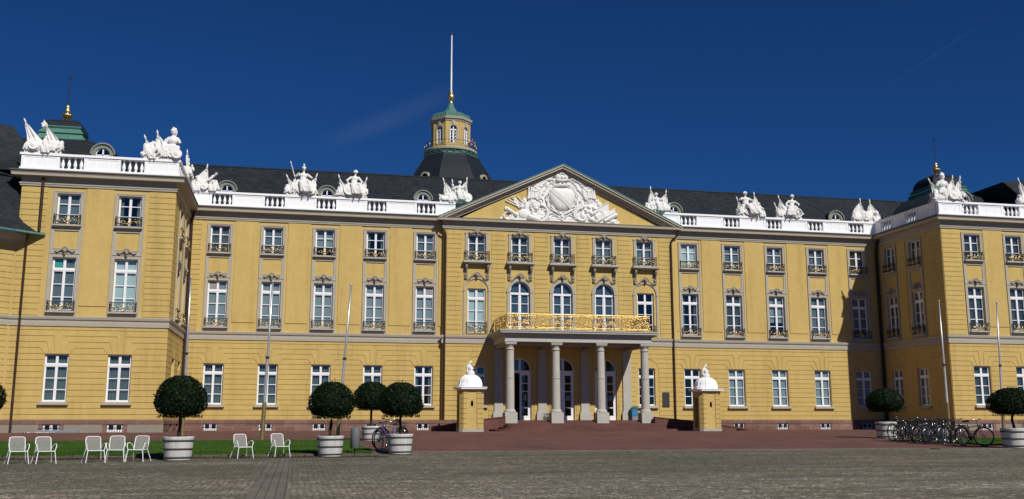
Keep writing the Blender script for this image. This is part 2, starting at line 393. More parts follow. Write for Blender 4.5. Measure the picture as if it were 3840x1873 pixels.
# grass blades
mb=MB(); r2=random.Random(3)
def blades(x0,x1,y0,y1,n,h):
    for _ in range(n):
        x=r2.uniform(x0,x1);y=r2.uniform(y0,y1);z=gz(y)+.08;a=r2.uniform(0,PI);w=.02;hh=h*r2.uniform(.5,1.3)
        dx,dy=math.cos(a)*w,math.sin(a)*w;l=r2.uniform(-.03,.03)
        mb.add([(x-dx,y-dy,z),(x+dx,y+dy,z),(x+l,y+l,z+hh)],[(0,1,2)])
blades(-14,2.7,35.35,38,9000,.05);blades(-16,2.7,38,49.4,9000,.045);blades(31.05,44,40.2,48,8000,.05)
for _ in range(14):   # ragged overhang at the kerb
    cx=r2.uniform(-12,2.5); blades(cx-.3,cx+.3,35.1,35.35,60,.07)
struct('grass',mb,M['grass'],'stuff')
mb=MB(); x=-14.0
while x<2.9:
    w=r2.uniform(.85,1.1); x1=min(x+w,2.95); mb.bevbox(x,x1-.015,35.12,35.3,.05,gz(35.2)+.085+r2.uniform(-.012,.012),.015); x=x1
y=35.3
while y<49.4:
    mb.bevbox(2.72,2.86,y,y+.98,.05,gz(y)+.10,.012); y+=1
struct('lawn_kerb',mb,M['kerb'])
mb=MB()
for i in range(40):
    x0=-14+i*.43; mb.quad((x0,34.35+.15*noise.noise((x0,0,0)),gz(34.4)+.006),(x0+.43,34.35+.15*noise.noise((x0+.43,0,0)),gz(34.4)+.006),(x0+.43,35.12,gz(35.1)+.012),(x0,35.12,gz(35.1)+.012))
struct('bare_soil_strip',mb,M['dirt'])
mb=MB()
for _ in range(1500):
    x=r2.uniform(-14,2.8);y=r2.triangular(34.1,35.1,35.0);a=r2.uniform(0,PI);w=r2.uniform(.02,.05);z=gz(y)+.02
    c,s_=math.cos(a)*w,math.sin(a)*w; mb.add([(x-c,y-s_,z),(x+s_,y-c,z+.02),(x+c,y+s_,z),(x-s_,y+c,z+.01)],[(0,1,2,3)],0)
struct('dry_leaves',mb,mottled('dry_leaves',(.17,.10,.05),.5,2,20,.9),'stuff')

# ---------------------------------------------------------------- palace
palace=thing('palace','long yellow baroque palace with grey trim, white balustrade, pediment and columned porch','palace',T(21.95,81,.5))
def frameM(kind,x,y):
    if kind=='F': return T(0,y,0)                                 # faces the square; u = X
    if kind=='E': return Matrix(((0,-1,0,x),(1,0,0,0),(0,0,1,0),(0,0,0,1)))   # faces +X; u = Y
    if kind=='W': return Matrix(((0,1,0,x),(-1,0,0,0),(0,0,1,0),(0,0,0,1)))   # faces -X; u = -Y
FM=frameM('F',0,81.0); FR=frameM('F',0,80.6); FPL=frameM('F',0,71.5); FPR=FPL
XL,XR=-9.0,52.55; XLL,XRR=-19.15,62.7
EL=frameM('E',XL,0); WR=frameM('W',XR,0)
BELT0,BELT1,CORN=7.70,8.37,17.40
PL_T=1.42
HEAD=5.82;CRS=.405;HW=.79
LOW=(8.75,12.46);UP=(14.75,16.95);GW=(2.58,5.82)
wallmb=MB()  # all flat wall faces
def wall(F,u0,u1,z0,z1,ops,mb,mi=0,rev=.30,revmi=None,d=0.):
    """flat wall face with rectangular or arched openings (ua,ub,za,zb[,'arch']) and their reveals"""
    mb.M=F; us=sorted({u0,u1,*[o[0] for o in ops],*[o[1] for o in ops]}); zs=sorted({z0,z1,*[o[2] for o in ops],*[o[3] for o in ops]})
    us=[u for u in us if u0<=u<=u1]; zs=[z for z in zs if z0<=z<=z1]
    for za,zb in zip(zs,zs[1:]):
        run=None
        for ua,ub in zip(us,us[1:]):
            cu,cz=(ua+ub)/2,(za+zb)/2
            hole=any(o[0]<cu<o[1] and o[2]<cz<o[3] for o in ops)
            if hole:
                if run: mb.quad((run[0],d,za),(run[1],d,za),(run[1],d,zb),(run[0],d,zb),mi); run=None
            else: run=(run[0],ub) if run else (ua,ub)
        if run: mb.quad((run[0],d,za),(run[1],d,za),(run[1],d,zb),(run[0],d,zb),mi)
    rm=mi if revmi is None else revmi
    for o in ops:
        ua,ub,za,zb=o[:4]
        if len(o)>4:
            r=(ub-ua)/2;c=(ua+ub)/2;zsp=zb-r;n=16
            arc=[(c-r*math.cos(PI*i/n),zsp+r*math.sin(PI*i/n)) for i in range(n+1)]
            for i in range(n):
                (xa,z_a),(xb,z_b)=arc[i],arc[i+1]
                mb.quad((xa,d,z_a),(xb,d,z_b),(xb,d,zb),(xa,d,zb),mi)
                mb.quad((xa,d,z_a),(xa,rev,z_a),(xb,rev,z_b),(xb,d,z_b),rm)
            mb.quad((ua,d,za),(ua,rev,za),(ua,rev,zsp),(ua,d,zsp),rm); mb.quad((ub,d,za),(ub,d,zsp),(ub,rev,zsp),(ub,rev,za),rm)
        else:
            mb.quad((ua,d,za),(ua,rev,za),(ua,rev,zb),(ua,d,zb),rm); mb.quad((ub,d,za),(ub,d,zb),(ub,rev,zb),(ub,rev,za),rm)
            mb.quad((ua,d,zb),(ua,rev,zb),(ub,rev,zb),(ub,d,zb),rm)
        mb.quad((ua,d,za),(ub,d,za),(ub,rev,za),(ua,rev,za),rm)
def inset(poly,g):
    n=len(poly);out=[]
    for i in range(n):
        p0,p1,p2=Vector(poly[i-1]),Vector(poly[i]),Vector(poly[(i+1)%n])
        d1=(p1-p0).normalized();d2=(p2-p1).normalized()
        n1=Vector((-d1.y,d1.x));n2=Vector((-d2.y,d2.x))
        k=1+n1.dot(n2)
        if k<.15: k=.15
        out.append(tuple(p1+(n1+n2)*g/k))
    return out
GR=.020;DR=.034
def piece(mb,poly,g=GR,d=DR,mi=0,edges=None):
    """one rusticated block: polygon ccw (u,z), joints left open round it"""
    # drop duplicate points
    q=[]
    for p in poly:
        if not q or (Vector(p)-Vector(q[-1])).length>1e-4: q.append(p)
    if (Vector(q[0])-Vector(q[-1])).length<1e-4: q.pop()
    mb.prism(inset(q,g),-d,0,mi)
def rows(mb,u0,u1,z0,z1,obst,zref=HEAD,g=GR,d=DR):
    """courses between z0 and z1; obst: (c, f(z)->halfwidth or None)"""
    k0=math.floor((z0-zref)/CRS+1e-6); z=zref+k0*CRS
    while z<z1-1e-6:
        a,b=max(z,z0),min(z+CRS,z1); z+=CRS
        if b-a<.1: continue
        zz=[a+(b-a)*t for t in (0,.33,.66,1)]
        cur=[(u0,q) for q in zz]
        for c,f in sorted(obst,key=lambda t:t[0]):
            hs=[f(q) for q in zz]
            if all(h is None or h<=0 for h in hs): continue
            hs=[max(h or 0,.0) for h in hs]
            L=[(c-h,q) for h,q in zip(hs,zz)]; Rr=[(c+h,q) for h,q in zip(hs,zz)]
            poly=straight([cur[0],*L,*cur[:0:-1]])
            piece(mb,poly,g,d); cur=Rr
        piece(mb,straight([cur[0],*[(u1,q) for q in zz],*cur[:0:-1]]),g,d)
def straight(poly):
    out=[]
    n=len(poly)
    for i in range(n):
        a,b,c=Vector(poly[i-1]),Vector(poly[i]),Vector(poly[(i+1)%n])
        if (b-a).length<1e-5: continue
        if abs((b-a).normalized().cross((c-b).normalized()) if (c-b).length>1e-5 else 1)<1e-4: continue
        out.append(poly[i])
    return out
def rect_ob(c,hw,za,zb): return (c,lambda z:hw if za-1e-3<=z<=zb+1e-3 else None)
def band_rows(mb,u0,u1,wins,zlo):
    """ground storey: courses round the windows and fanned lintels above them"""
    rows(mb,u0,u1,zlo,GW[0],[])
    obs=[(c,(lambda z:HW)) for c in wins]
    rows(mb,u0,u1,GW[0],HEAD,obs)
    L=[HEAD+i*CRS for i in range(6)]
    # three fanned joints each side: bottom offset, top offset, rows spanned
    J=[(.79,1.10,1),(.48,.73,2),(.17,.28,3)]
    def side(k,c,s):   # boundary points going up from head to L[k+1]
        b,t,n=J[k]; return [(c+s*b,L[0]),(c+s*t,L[n])]
    w=sorted(wins)
    for k in range(4):
        top=L[k+1] if k<3 else BELT0+.02
        if k==3: L3=L[3]
        edges=[u0]+w+[u1]
        for i in range(len(edges)-1):
            a,b=edges[i],edges[i+1]; la=i>0; rb=i<len(edges)-2
            if k==3: continue
            bt,tp,nn=J[k]
            poly=[]
            # left foot
            if k==0:
                lo=[(a+bt,L[0])] if la else [(a,L[0])]
                ro=[(b-bt,L[0])] if rb else [(b,L[0])]
                poly=lo+ro+([(b-tp,L[1])] if rb else [(b,L[1])])+([(a+tp,L[1])] if la else [(a,L[1])])
            else:
                pb,pt,pn=J[k-1]
                if la: poly+=[(a+bt,L[0]),(a+pb,L[0]),(a+pt,L[k])]
                else: poly+=[(a,L[k])]
                if rb: poly+=[(b-pt,L[k]),(b-pb,L[0]),(b-bt,L[0]),(b-tp,L[k+1])]
                else: poly+=[(b,L[k]),(b,L[k+1])]
                poly+=([(a+tp,L[k+1])] if la else [(a,L[k+1])])
            piece(mb,poly)
    # the course over them carries the key stones
    bt,tp,nn=J[2]; poly=[(u0,L[3])]
    for c in w: poly+=[(c-tp,L[3]),(c-bt,L[0]),(c+bt,L[0]),(c+tp,L[3])]
    poly+=[(u1,L[3]),(u1,L[4]),(u0,L[4])]
    piece(mb,poly)
    if BELT0-L[4]>.1: piece(mb,[(u0,L[4]),(u1,L[4]),(u1,BELT0),(u0,BELT0)])
def quoin(mb,u0,u1):
    rows(mb,u0,u1,BELT1+.06,CORN,[],zref=BELT1+.06)
def profile(mb,u0,u1,prof,mi=0,mitre=(0,0),cap=(True,True)):
    """horizontal moulding: prof [(d,z)] outward distance; mitre +1 = outer corner, -1 = inner, 0 = square"""
    n=len(prof)
    v=[(u0-mitre[0]*d,-d,z) for d,z in prof]+[(u1+mitre[1]*d,-d,z) for d,z in prof]
    f=[(i+1,i,n+i,n+i+1) for i in range(n-1)]
    f=[(i,n+i,n+i+1,i+1) for i in range(n-1)]
    if cap[0]: f.append(tuple(range(n)))
    if cap[1]: f.append(tuple(range(2*n-1,n-1,-1)))
    mb.add(v,f,mi)
BELT=[(0,BELT0),(.10,BELT0),(.12,7.98),(.07,8.0),(.08,8.08),(.16,8.16),(.20,8.30),(.20,8.36),(.0,8.39)]
CORNP=[(0,17.4),(.10,17.4),(.11,17.50),(.15,17.53),(.16,17.62),(.05,17.64),(.05,17.96),(.14,18.02),(.58,18.04),(.60,18.20),(.66,18.28),(0,18.285)]
GUTP=[(0,18.285),(.64,18.285),(.70,18.34),(.70,18.43),(0,18.46)]
gutter=None
PLP=[(0,.3),(.12,.3),(.12,1.10),(.17,1.14),(.17,1.36),(.10,1.42),(0,1.42)]
wl=[-6.57+4.17*i for i in range(5)]; wr=[33.79+4.17*i for i in range(5)]
wc=[21.95+3.75*(i-2) for i in range(5)]
wpl=[-16.02,-12.0]; wpr=[55.45,59.48]; wel=[75.4,79.12]; wwr=[-79.0,-75.25]
def std_ops(cs): 
    o=[]
    for c in cs: o+=[(c-HW+.02,c+HW-.02,*GW),(c-.77,c+.77,*LOW),(c-.77,c+.77,*UP)]
    return o
walls=MB(); rust=MB(); trim=MB(); corn=MB(); bel=MB(); plin=MB(); plg=MB()
def std_section(F,u0,u1,cs,mit=(0,0),q=(0,0),lis=(),plmb=None,cap=(True,True)):
    own=plmb; plmb=MB() if own else None; plin=MB()
    cel=[(c-.54,c+.54,.60,1.13) for c in cs]
    wall(F,u0,u1,.3,18.4,std_ops(cs)+cel,walls)
    rust.M=F; band_rows(rust,u0,u1,cs,PL_T)
    if q[0]: quoin(rust,u0,u0+q[0])
    if q[1]: quoin(rust,u1-q[1],u1)
    for a,b in lis: rust.prism([(a,BELT1+.75),(b,BELT1+.75),(b,CORN),(a,CORN)],-.05,0)
    bel.M=F; profile(bel,u0,u1,BELT,0,mit,cap)
    corn.M=F; profile(corn,u0,u1,CORNP,0,mit,cap); gutm=MB(F); profile(gutm,u0,u1,GUTP,0,mit,cap); part('cornice_flashing',gutm,M['gutter'],palace)
    # plinth with cellar windows
    pm=plmb or plin
    wall(F,u0-mit[0]*.12,u1+mit[1]*.12,.3,1.12,cel,pm,d=-.12,rev=.12)
    pm.M=F; profile(pm,u0,u1,[(.12,1.12),(.15,1.14),(.15,1.36),(.10,1.42),(0,1.425)],1 if plmb else 0,mit,cap)
    if plmb:
        for c in cs:
            for s in (-1,1): pm.box(c+s*.54,c+s*.80,-.125,-.11,.3,1.125,1)
            pm.box(c-.54,c+.54,-.125,-.11,.3,.60,1)
    if own: part('plinth',pm,[M['plinth_g'],M['plinth']],palace,label='grey rendered plinth edged in red sandstone')
    else: part('plinth',pm,M['plinth'],palace)
mid=lambda ws:[((a+b)/2-.9,(a+b)/2+.9) for a,b in zip(ws,ws[1:])]
std_section(FM,XL,11.6,wl,(-1,0),(1.0,0),mid(wl)+[(11.25,11.6)])
std_section(FM,32.3,XR,wr,(0,-1),(0,.95),mid(wr)+[(32.3,32.65)])
std_section(FPL,XLL,XL,wpl,(1,1),(1.75,1.75),[(-14.9,-13.1)],plg)
std_section(FPR,XR,XRR,wpr,(1,1),(1.75,1.75),[(56.55,58.4)],plg)
std_section(EL,71.5,81,wel,(1,-1),(2.1,.5),[(76.75,77.8)])
std_section(WR,-81,-71.5,wwr,(-1,1),(.5,2.1),[(-77.7,-76.6)])
for F,u0,u1 in ((frameM('W',XLL,0),-92,-71.5),(frameM('E',XRR,0),71.5,92)):
    wall(F,u0,u1,.3,18.4,[],walls); corn.M=F; profile(corn,u0,u1,CORNP,0,(0,1) if u0<0 else (1,0)); bel.M=F; profile(bel,u0,u1,BELT,0,(0,1) if u0<0 else (1,0))
# back of the building closes it
walls.M=Matrix.Identity(4)
walls.quad((XRR,92,.3),(XLL,92,.3),(XLL,92,18.4),(XRR,92,18.4))
# central projection
gwc=[(wc[0]-.72,wc[0]+.78,*GW),(wc[4]-.78,wc[4]+.72,*GW)]
doors=[(c-.98,c+.98,1.40,6.55,'arch') for c in wc[1:4]]
U0,U1=11.6,32.3
BN=[wc[0],wc[4]]
ops=[(c-.77,c+.77,14.75,16.95) for c in wc]+[(c-.88,c+.88,8.75,13.05,'arch') for c in wc[1:4]]+[(wc[0]-.77,wc[0]+.77,8.6,12.35),(wc[4]-.77,wc[4]+.77,8.6,12.35)]+gwc+doors
wall(FR,U0,U1,.3,18.4,ops,walls)
rust.M=FR
def archhw(r,zt): 
    return lambda z:(r if z<=zt-r else (math.sqrt(max(0,r*r-(z-zt+r)**2)) if z<zt else None))
rows(rust,U0,U1,PL_T,BELT0,[(c,archhw(1.02,6.60)) for c in BN]+[(c,archhw(1.10,6.68)) for c in wc[1:4]])
st=[(U0+.25,U0+1.55)]+[((a+b)/2-.62,(a+b)/2+.62) for a,b in zip(wc,wc[1:])]+[(U1-1.55,U1-.25)]
for a,b in st: rows(rust,a,b,BELT1+.05,CORN,[],zref=BELT1+.05)
bel.M=FR
for a,b,ca in ((U0,15.9,(1,0)),(28.0,U1,(0,1))): profile(bel,a,b,BELT,0,(1 if a==U0 else 0,1 if b==U1 else 0))
profile(bel,15.9,28.0,BELT,0)
corn.M=FR; profile(corn,U0,U1,CORNP[:-1]+[(0,18.34)],0,(1,1))
for a_,b_,mt_ in ((U0,15.6,(1,0)),(28.3,U1,(0,1))):
    plin=MB(FR); profile(plin,a_,b_,[(0,.3),(.12,.3),(.12,1.12),(.15,1.14),(.15,1.36),(.1,1.42),(0,1.425)],0,mt_); part('plinth',plin,M['plinth'],palace)
if 0: profile(plin,U0,15.6,[(0,.3),(.12,.3),(.12,1.12),(.15,1.14),(.15,1.36),(.1,1.42),(0,1.425)],0,(1,0)); profile(plin,28.3,U1,[(0,.3),(.12,.3),(.12,1.12),(.15,1.14),(.15,1.36),(.1,1.42),(0,1.425)],0,(0,1))
walls.M=Matrix.Identity(4)
walls.quad((U0,81,.3),(U0,80.6,.3),(U0,80.6,18.4),(U0,81,18.4)); walls.quad((U1,80.6,.3),(U1,81,.3),(U1,81,18.4),(U1,80.6,18.4))
# pediment field
walls.M=FR; walls.prism([(13.0,18.33),(30.9,18.33),(21.95,22.9)],0,.5)
part('wall',walls,M['plaster'],palace); part('rusticated_blocks',rust,M['plaster'],palace)
part('string_course',bel,M['stone'],palace); part('cornice',corn,M['stone'],palace)
# white window trim round ground niches of the projection
# raking cornices
ped=MB(FR); A=(21.95,23.42); Lc=(11.15,18.36); Rc=(32.75,18.36)
def rake(mb,p,q,h0,h1,d0,d1,mi=0):
    """bar along a slope from p to apex q, between heights h0,h1 measured down from the top line"""
    (x0,z0),(x1,z1)=p,q
    v=[(x0,-d0,z0-h0),(x1,-d0,z1-h0),(x1,-d0,z1-h1),(x0,-d0,z0-h1),(x0,d1,z0-h0),(x1,d1,z1-h0),(x1,d1,z1-h1),(x0,d1,z0-h1)]
    f=[(0,3,2,1),(0,1,5,4),(3,7,6,2),(4,5,6,7),(0,4,7,3),(1,2,6,5)] if x1>x0 else [(0,1,2,3),(0,4,5,1),(3,2,6,7),(4,7,6,5),(0,3,7,4),(1,5,6,2)]
    mb.add(v,f,mi)
for P in (Lc,Rc):
    rake(ped,P,A,.0,.16,.66,.3); rake(ped,P,A,.16,.34,.56,.3); 
    s=1 if P is Lc else -1
    rake(ped,(P[0]+s*.75,P[1]+.02),(A[0],A[1]-.34),.0,.12,.30,.3); rake(ped,(P[0]+s*1.0,P[1]+.02),(A[0],A[1]-.46),.0,.24,.16,.3)
part('pediment_cornice',ped,M['stone'],palace)
cp=MB(FR)
for P in (Lc,Rc):
    v=[(P[0],-.70,P[1]+.05),(A[0],-.70,A[1]+.05),(A[0],6.9,A[1]+.05),(P[0],6.9,P[1]+.05)]
    s=1 if P is Lc else -1
    w=[(x,y,z-.06) for x,y,z in v]
    cp.add(v+w,[(0,1,2,3),(4,7,6,5),(0,4,5,1),(1,5,6,2),(3,2,6,7),(0,3,7,4)] if s>0 else [(3,2,1,0),(5,6,7,4),(1,5,4,0),(2,6,5,1),(7,6,2,3),(4,7,3,0)])
# copper ribs hanging over the edge
for P in (Lc,Rc):
    for i in range(30):
        t=i/30; x=P[0]+(A[0]-P[0])*t; z=P[1]+(A[1]-P[1])*t
        cp.box(x-.015,x+.015,-.72,1.2,z-.0,z+.085)
part('pediment_roof',cp,M['copper_l'],palace)
# central gutter pieces
# ---------------------------------------------------------------- window parts
def winmesh(w,h,kind):
    """frame, glass. origin at bottom centre of the opening, wall face y=0, frame set back"""
    f=MB(); y0,y1=.17,.25; hw=w/2
    gl=MB()
    arch=kind in('arch','door')
    if arch:
        r=hw; zs=h-r; n=20
        arc=lambda rr:[(-rr*math.cos(PI*i/n),zs+rr*math.sin(PI*i/n)) for i in range(n+1)]
        o,i_=arc(r),arc(r-.09)
        for k in range(n):
            a,b,c,d=o[k],o[k+1],i_[k+1],i_[k]
            f.add([(p[0],y0,p[1]) for p in (a,b,c,d)]+[(p[0],y1,p[1]) for p in (a,b,c,d)],[(3,2,1,0),(2,3,7,6)])
        for s in (-1,1): f.box(s*hw,s*(hw-.09),y0,y1,0,zs)
        f.box(-.07,.07,y0-.02,y1,0,h-.02)
        f.box(-hw,hw,y0-.03,y1,zs-.24,zs-.06)
        gl.prism([(-hw,0),(hw,0)]+[(x,z) for x,z in arc(r)][::-1],y1-.03,y1-.02)
        if kind=='arch':
            for s in (-1,1):
                f.box(s*.07,s*.13,y0+.02,y1-.02,.0,zs-.2); f.box(s*(hw-.16),s*(hw-.08),y0+.02,y1-.02,0,zs-.2)
                for k in (1,2,3): f.box(s*.1,s*(hw-.1),y0+.03,y1-.02,(zs-.2)*k/4-.025,(zs-.2)*k/4+.025)
        else:
            zt=zs-.2
            for s in (-1,1):
                if s<0 and w<0: continue
                f.box(s*.07,s*.20,y0+.02,y1-.02,0,zt); f.box(s*(hw-.23),s*(hw-.08),y0+.02,y1-.02,0,zt); f.box(s*.1,s*(hw-.1),y0+.02,y1-.02,0,.34); f.box(s*.1,s*(hw-.1),y0+.02,y1-.02,zt-.16,zt)
                for k in range(1,5):
                    z=.34+(zt-.5)*k/5; f.box(s*.1,s*(hw-.1),y0+.03,y1-.02,z-.03,z+.03)
    else:
        for s in (-1,1): f.box(s*hw,s*(hw-.075),y0,y1,0,h)
        f.box(-hw+.07,hw-.07,y0,y1,h-.075,h); f.box(-hw+.07,hw-.07,y0,y1,0,.08)
        f.box(-.085,.085,y0-.02,y1,.05,h-.05)
        gl.quad((-hw,y1-.03,0),(hw,y1-.03,0),(hw,y1-.03,h),(-hw,y1-.03,h))
        if kind=='tall':
            zt=h*.775; f.box(-hw+.07,hw-.07,y0-.03,y1,zt-.07,zt+.07)
            f.box(-hw+.05,hw-.05,y0-.01,y1,zt-.13,zt+.12)
            for s in (-1,1):
                f.box(s*(hw-.12),s*(hw-.07),y0+.015,y1-.02,.08,h-.07)
                for k in (1,2): z=.09+(zt-.2)*k/3; f.box(s*.07,s*(hw-.07),y0+.03,y1-.02,z-.027,z+.027)
            f.box(-hw+.07,hw-.07,y0+.01,y1,.06,.16)
        elif kind=='short':
            for s in (-1,1):
                f.box(s*(hw-.12),s*(hw-.07),y0+.015,y1-.02,.08,h-.07)
                for k in (1,2): z=h*k/3+.02; f.box(s*.07,s*(hw-.07),y0+.03,y1-.02,z-.027,z+.027)
        elif kind=='cellar':
            f.box(-hw+.07,hw-.07,y0-.01,y1,.06,.15)
            for s in (-1,1): f.box(s*(hw-.13),s*(hw-.07),y0,y1,.08,h-.07)
    return f.mesh('window',[M['frame']]),gl.mesh('pane',[M['glass']])
W_low=winmesh(1.54,LOW[1]-LOW[0],'tall'); W_gnd=winmesh(1.55,GW[1]-GW[0],'tall'); W_up=winmesh(1.54,2.2,'short')
W_arch=winmesh(1.76,4.30,'arch'); W_cel=winmesh(1.08,.53,'cellar'); W_mid6=winmesh(1.54,3.75,'tall')
def curtain(w,h,kind,mat,seed=0):
    mb=MB(); n=44; y=.36; rs=random.Random(seed)
    if kind=='fold':
        for s in (-1,1):
            a,b=(-w/2,-.03) if s<0 else (.03,w/2)
            xs=[a+(b-a)*i/n for i in range(n+1)]
            f=[y+.055*math.sin(i*1.0+rs.random()*.6)+.01*rs.random() for i in range(n+1)]
            mb.add([(x,q,0) for x,q in zip(xs,f)]+[(x,q,h) for x,q in zip(xs,f)],[(i,i+1,n+2+i,n+1+i) for i in range(n)],0,True)
    elif kind=='parted':
        for s in (-1,1):
            a,b=(-w/2,-w/2+w*.22) if s<0 else (w/2-w*.22,w/2)
            xs=[a+(b-a)*i/16 for i in range(17)]; f=[y+.05*math.sin(i*1.5) for i in range(17)]
            mb.add([(x,q,0) for x,q in zip(xs,f)]+[(x,q,h) for x,q in zip(xs,f)],[(i,i+1,18+i,17+i) for i in range(16)],0,True)
    elif kind=='half':
        mb.quad((-w/2,y,h*.36),(w/2,y,h*.36),(w/2,y,h),(-w/2,y,h))
    else: 
        mb.quad((-w/2,y-.05,.02),(w/2,y-.05,.02),(w/2,y-.05,h),(-w/2,y-.05,h))
    return mb.mesh('curtain',[mat])
CUR={}
def cur(w,h,kind,mat):
    k=(round(w,2),round(h,2),kind,mat)
    if k not in CUR: CUR[k]=curtain(w,h,kind,M[mat],len(CUR))
    return CUR[k]
def balconet(w,h,seed,belly=.10):
    rs=random.Random(seed); ir=MB(); go=MB()
    def bow(x,z):   # plan of the railing: returns to the wall at the ends
        return -.16-belly*math.sin(PI*min(1,max(0,z/h)))*.5
    yb=-.20
    for z,r in ((h,.028),(.05,.022),(h-.07,.014)):
        ir.tube([(-w/2,0,z),(-w/2,yb,z),(w/2,yb,z),(w/2,0,z)],r,5,sm=False)
    for s in (-1,1):
        ir.tube([(s*w/2,yb,0.02),(s*w/2,yb-.05,h*.3),(s*w/2,yb+.0,h*.7),(s*w/2,yb,h+.03)],.022,5); ir.ell((s*w/2,yb,h+.05),.035,6,4)
        ir.tube([(s*w/2,-.08,.03),(s*w/2,-.08,h)],.012,4)
        ir.tube([(s*w*.17,yb,.05),(s*w*.17,yb,h)],.012,4)
    def scroll(cx,cz,r,turn,hand,mb,t=.014):
        pts=[]
        for i in range(15):
            q=i/14; a=hand*(turn*q*2*PI)+ (0 if hand>0 else PI); rr=r*(1-.75*q)
            pts.append((cx+rr*math.cos(a),yb-.01,cz+rr*math.sin(a)))
        mb.tube(pts,t,4)
    for s in (-1,1):
        for cx in (.10,.25,.40):
            hh=rs.choice((-1,1))*s
            scroll(s*w*cx,h*.34,h*.23,1.3,hh,ir); scroll(s*w*(cx+.03),h*.68,h*.18,1.3,-hh,ir)
        ir.tube([(s*w*.03,yb,h*.1),(s*w*.2,yb-.03,h*.5),(s*w*.35,yb-.02,h*.25),(s*w*.47,yb,h*.8)],.013,4)
    for s in (-1,1):
        # leafy gilded sprays
        for k in range(7):
            x=s*w*rs.uniform(.08,.45); z=h*rs.uniform(.2,.85); a=rs.uniform(0,PI)
            L=rs.uniform(.04,.085); go.ell((x,yb-.035,z),(L,.02,.022),6,4,rot=Matrix.Rotation(a,3,'Y'))
        go.tube([(s*w*.06,yb-.03,h*.2),(s*w*.16,yb-.05,h*.62),(s*w*.27,yb-.05,h*.55),(s*w*.34,yb-.04,h*.35)],[.010,.018,.017,.008],5)
    go.ell((0,yb-.04,h*.45),(.06,.04,.11),6,5); go.ell((0,yb-.05,h*.68),(.04,.04,.05),6,5)
    for a in (-.6,.6): go.ell((.08*math.copysign(1,a),yb-.04,h*.3),(.08,.02,.03),6,4,rot=Matrix.Rotation(a,3,'Y'))
    return ir.mesh('railing',[M['iron']]),go.mesh('gilded_leaves',[M['gold_d']])
BAL=[balconet(1.72,.66,s) for s in (1,2,3)]; BALC=[balconet(2.1,.76,s) for s in (11,12)]
sillmb=MB(); sillmb.bevbox(-.93,.93,-.30,.1,-.13,-.02,.015); sillmb.box(-.88,.88,-.22,.0,-.19,-.13)
S_sill=sillmb.mesh('sill',[M['stone']])
sg=MB(); sg.bevbox(-.96,.96,-.24,.15,-.17,-.005,.015); sg.box(-.78,.78,-.16,.2,-.02,.04)
S_gsill=sg.mesh('sill',[M['stone']])
wf=MB(); wf.box(-.76,.76,-.10,.17,-.02,.05); S_wsill=wf.mesh('white_sill',[M['frame']])
# grey surround of a bay, one mesh: origin at bay centre z=0
sr=MB()
def bordered(mb,u0,u1,z0,z1,d=.05): mb.box(u0,u1,-d,0,z0,z1,skip='k')
z0=BELT1+.02
for s in (-1,1):
    bordered(sr,s*.77,s*.94,z0,17.10,.055); bordered(sr,s*.94,s*1.02,z0,17.12,.085)
bordered(sr,-.77,.77,16.95,17.04,.055); bordered(sr,-.94,.94,17.04,17.12,.085)
bordered(sr,-.77,.77,z0,8.62,.055); bordered(sr,-.77,.77,14.36,14.62,.055); bordered(sr,-.77,.77,12.46,12.70,.055); bordered(sr,-1.02,1.02,12.70,12.76,.10)
bordered(sr,-.77,.77,12.76,13.05,.05); bordered(sr,-.77,.77,13.03,13.07,.075); bordered(sr,-.77,.77,14.32,14.36,.075)
S_sur=sr.mesh('window_surround',[M['stone']])
def carve_mask(w,h,seed,arched=False):
    mb=MB(); rs=random.Random(seed)
    mb.ell((0,-.10,.02),(.13,.13,.17),8,6); mb.ell((0,-.20,-.01),(.035,.05,.05),6,4)
    for a in range(7):
        q=PI*(a+.5)/7; mb.ell((.2*math.cos(q),-.07,.08+.2*math.sin(q)),(.08,.08,.08),6,5)
    mb.ell((0,-.08,-.18),(.08,.07,.1),6,5)
    for s in (-1,1):
        for k in range(7):
            t=(k+1)/7; x=s*(.2+t*(w/2-.25)); z=(.06*math.sin(t*7)) - (arched*.42*t*t)
            mb.ell((x,-.05,z),(.09*(1-.4*t),.06,.065*(1-.3*t)),6,4,rot=Matrix.Rotation(rs.uniform(-1,1),3,'Y'))
            if k%2: mb.ell((x,-.05,z+.08),(.05,.04,.06),6,4)
    return baked(mb,[M['stone2']],.022,.02,.05,0,'carved_mask')
MASK=[carve_mask(1.35,.5,s) for s in (1,2)]; MASKC=carve_mask(1.7,.6,5,True)
MASKU=carve_mask(1.5,.4,7)
cellbars=MB()
for i in range(7): cellbars.box(-.5+i*.166-.012,-.5+i*.166+.012,-.10,-.08,0,.53)
cellbars.box(-.54,.54,-.105,-.085,.27,.29)
S_bars=cellbars.mesh('bars',[M['iron']])
nb=[0]
def window(F,c,z,W,curt,sill=None,rail=None,ornament=None,label=None,wsill=True,dy=0):
    mw=F@T(c,dy,z)
    w=part('window',W[0],None,palace,mw) if False else put('window',W[0],palace,mw)
    if label: w['label']=label
    put('pane',W[1],w,mw)
    if curt: put('curtain',curt,w,mw)
    if sill: put('sill',sill,w,F@T(c,0,z))
    if rail:
        r=put('window_railing',rail[0],palace,F@T(c,0,z-.02)); put('gilded_leaves',rail[1],r,F@T(c,0,z-.02))
    nb[0]+=1; return w
rs=random.Random(5)
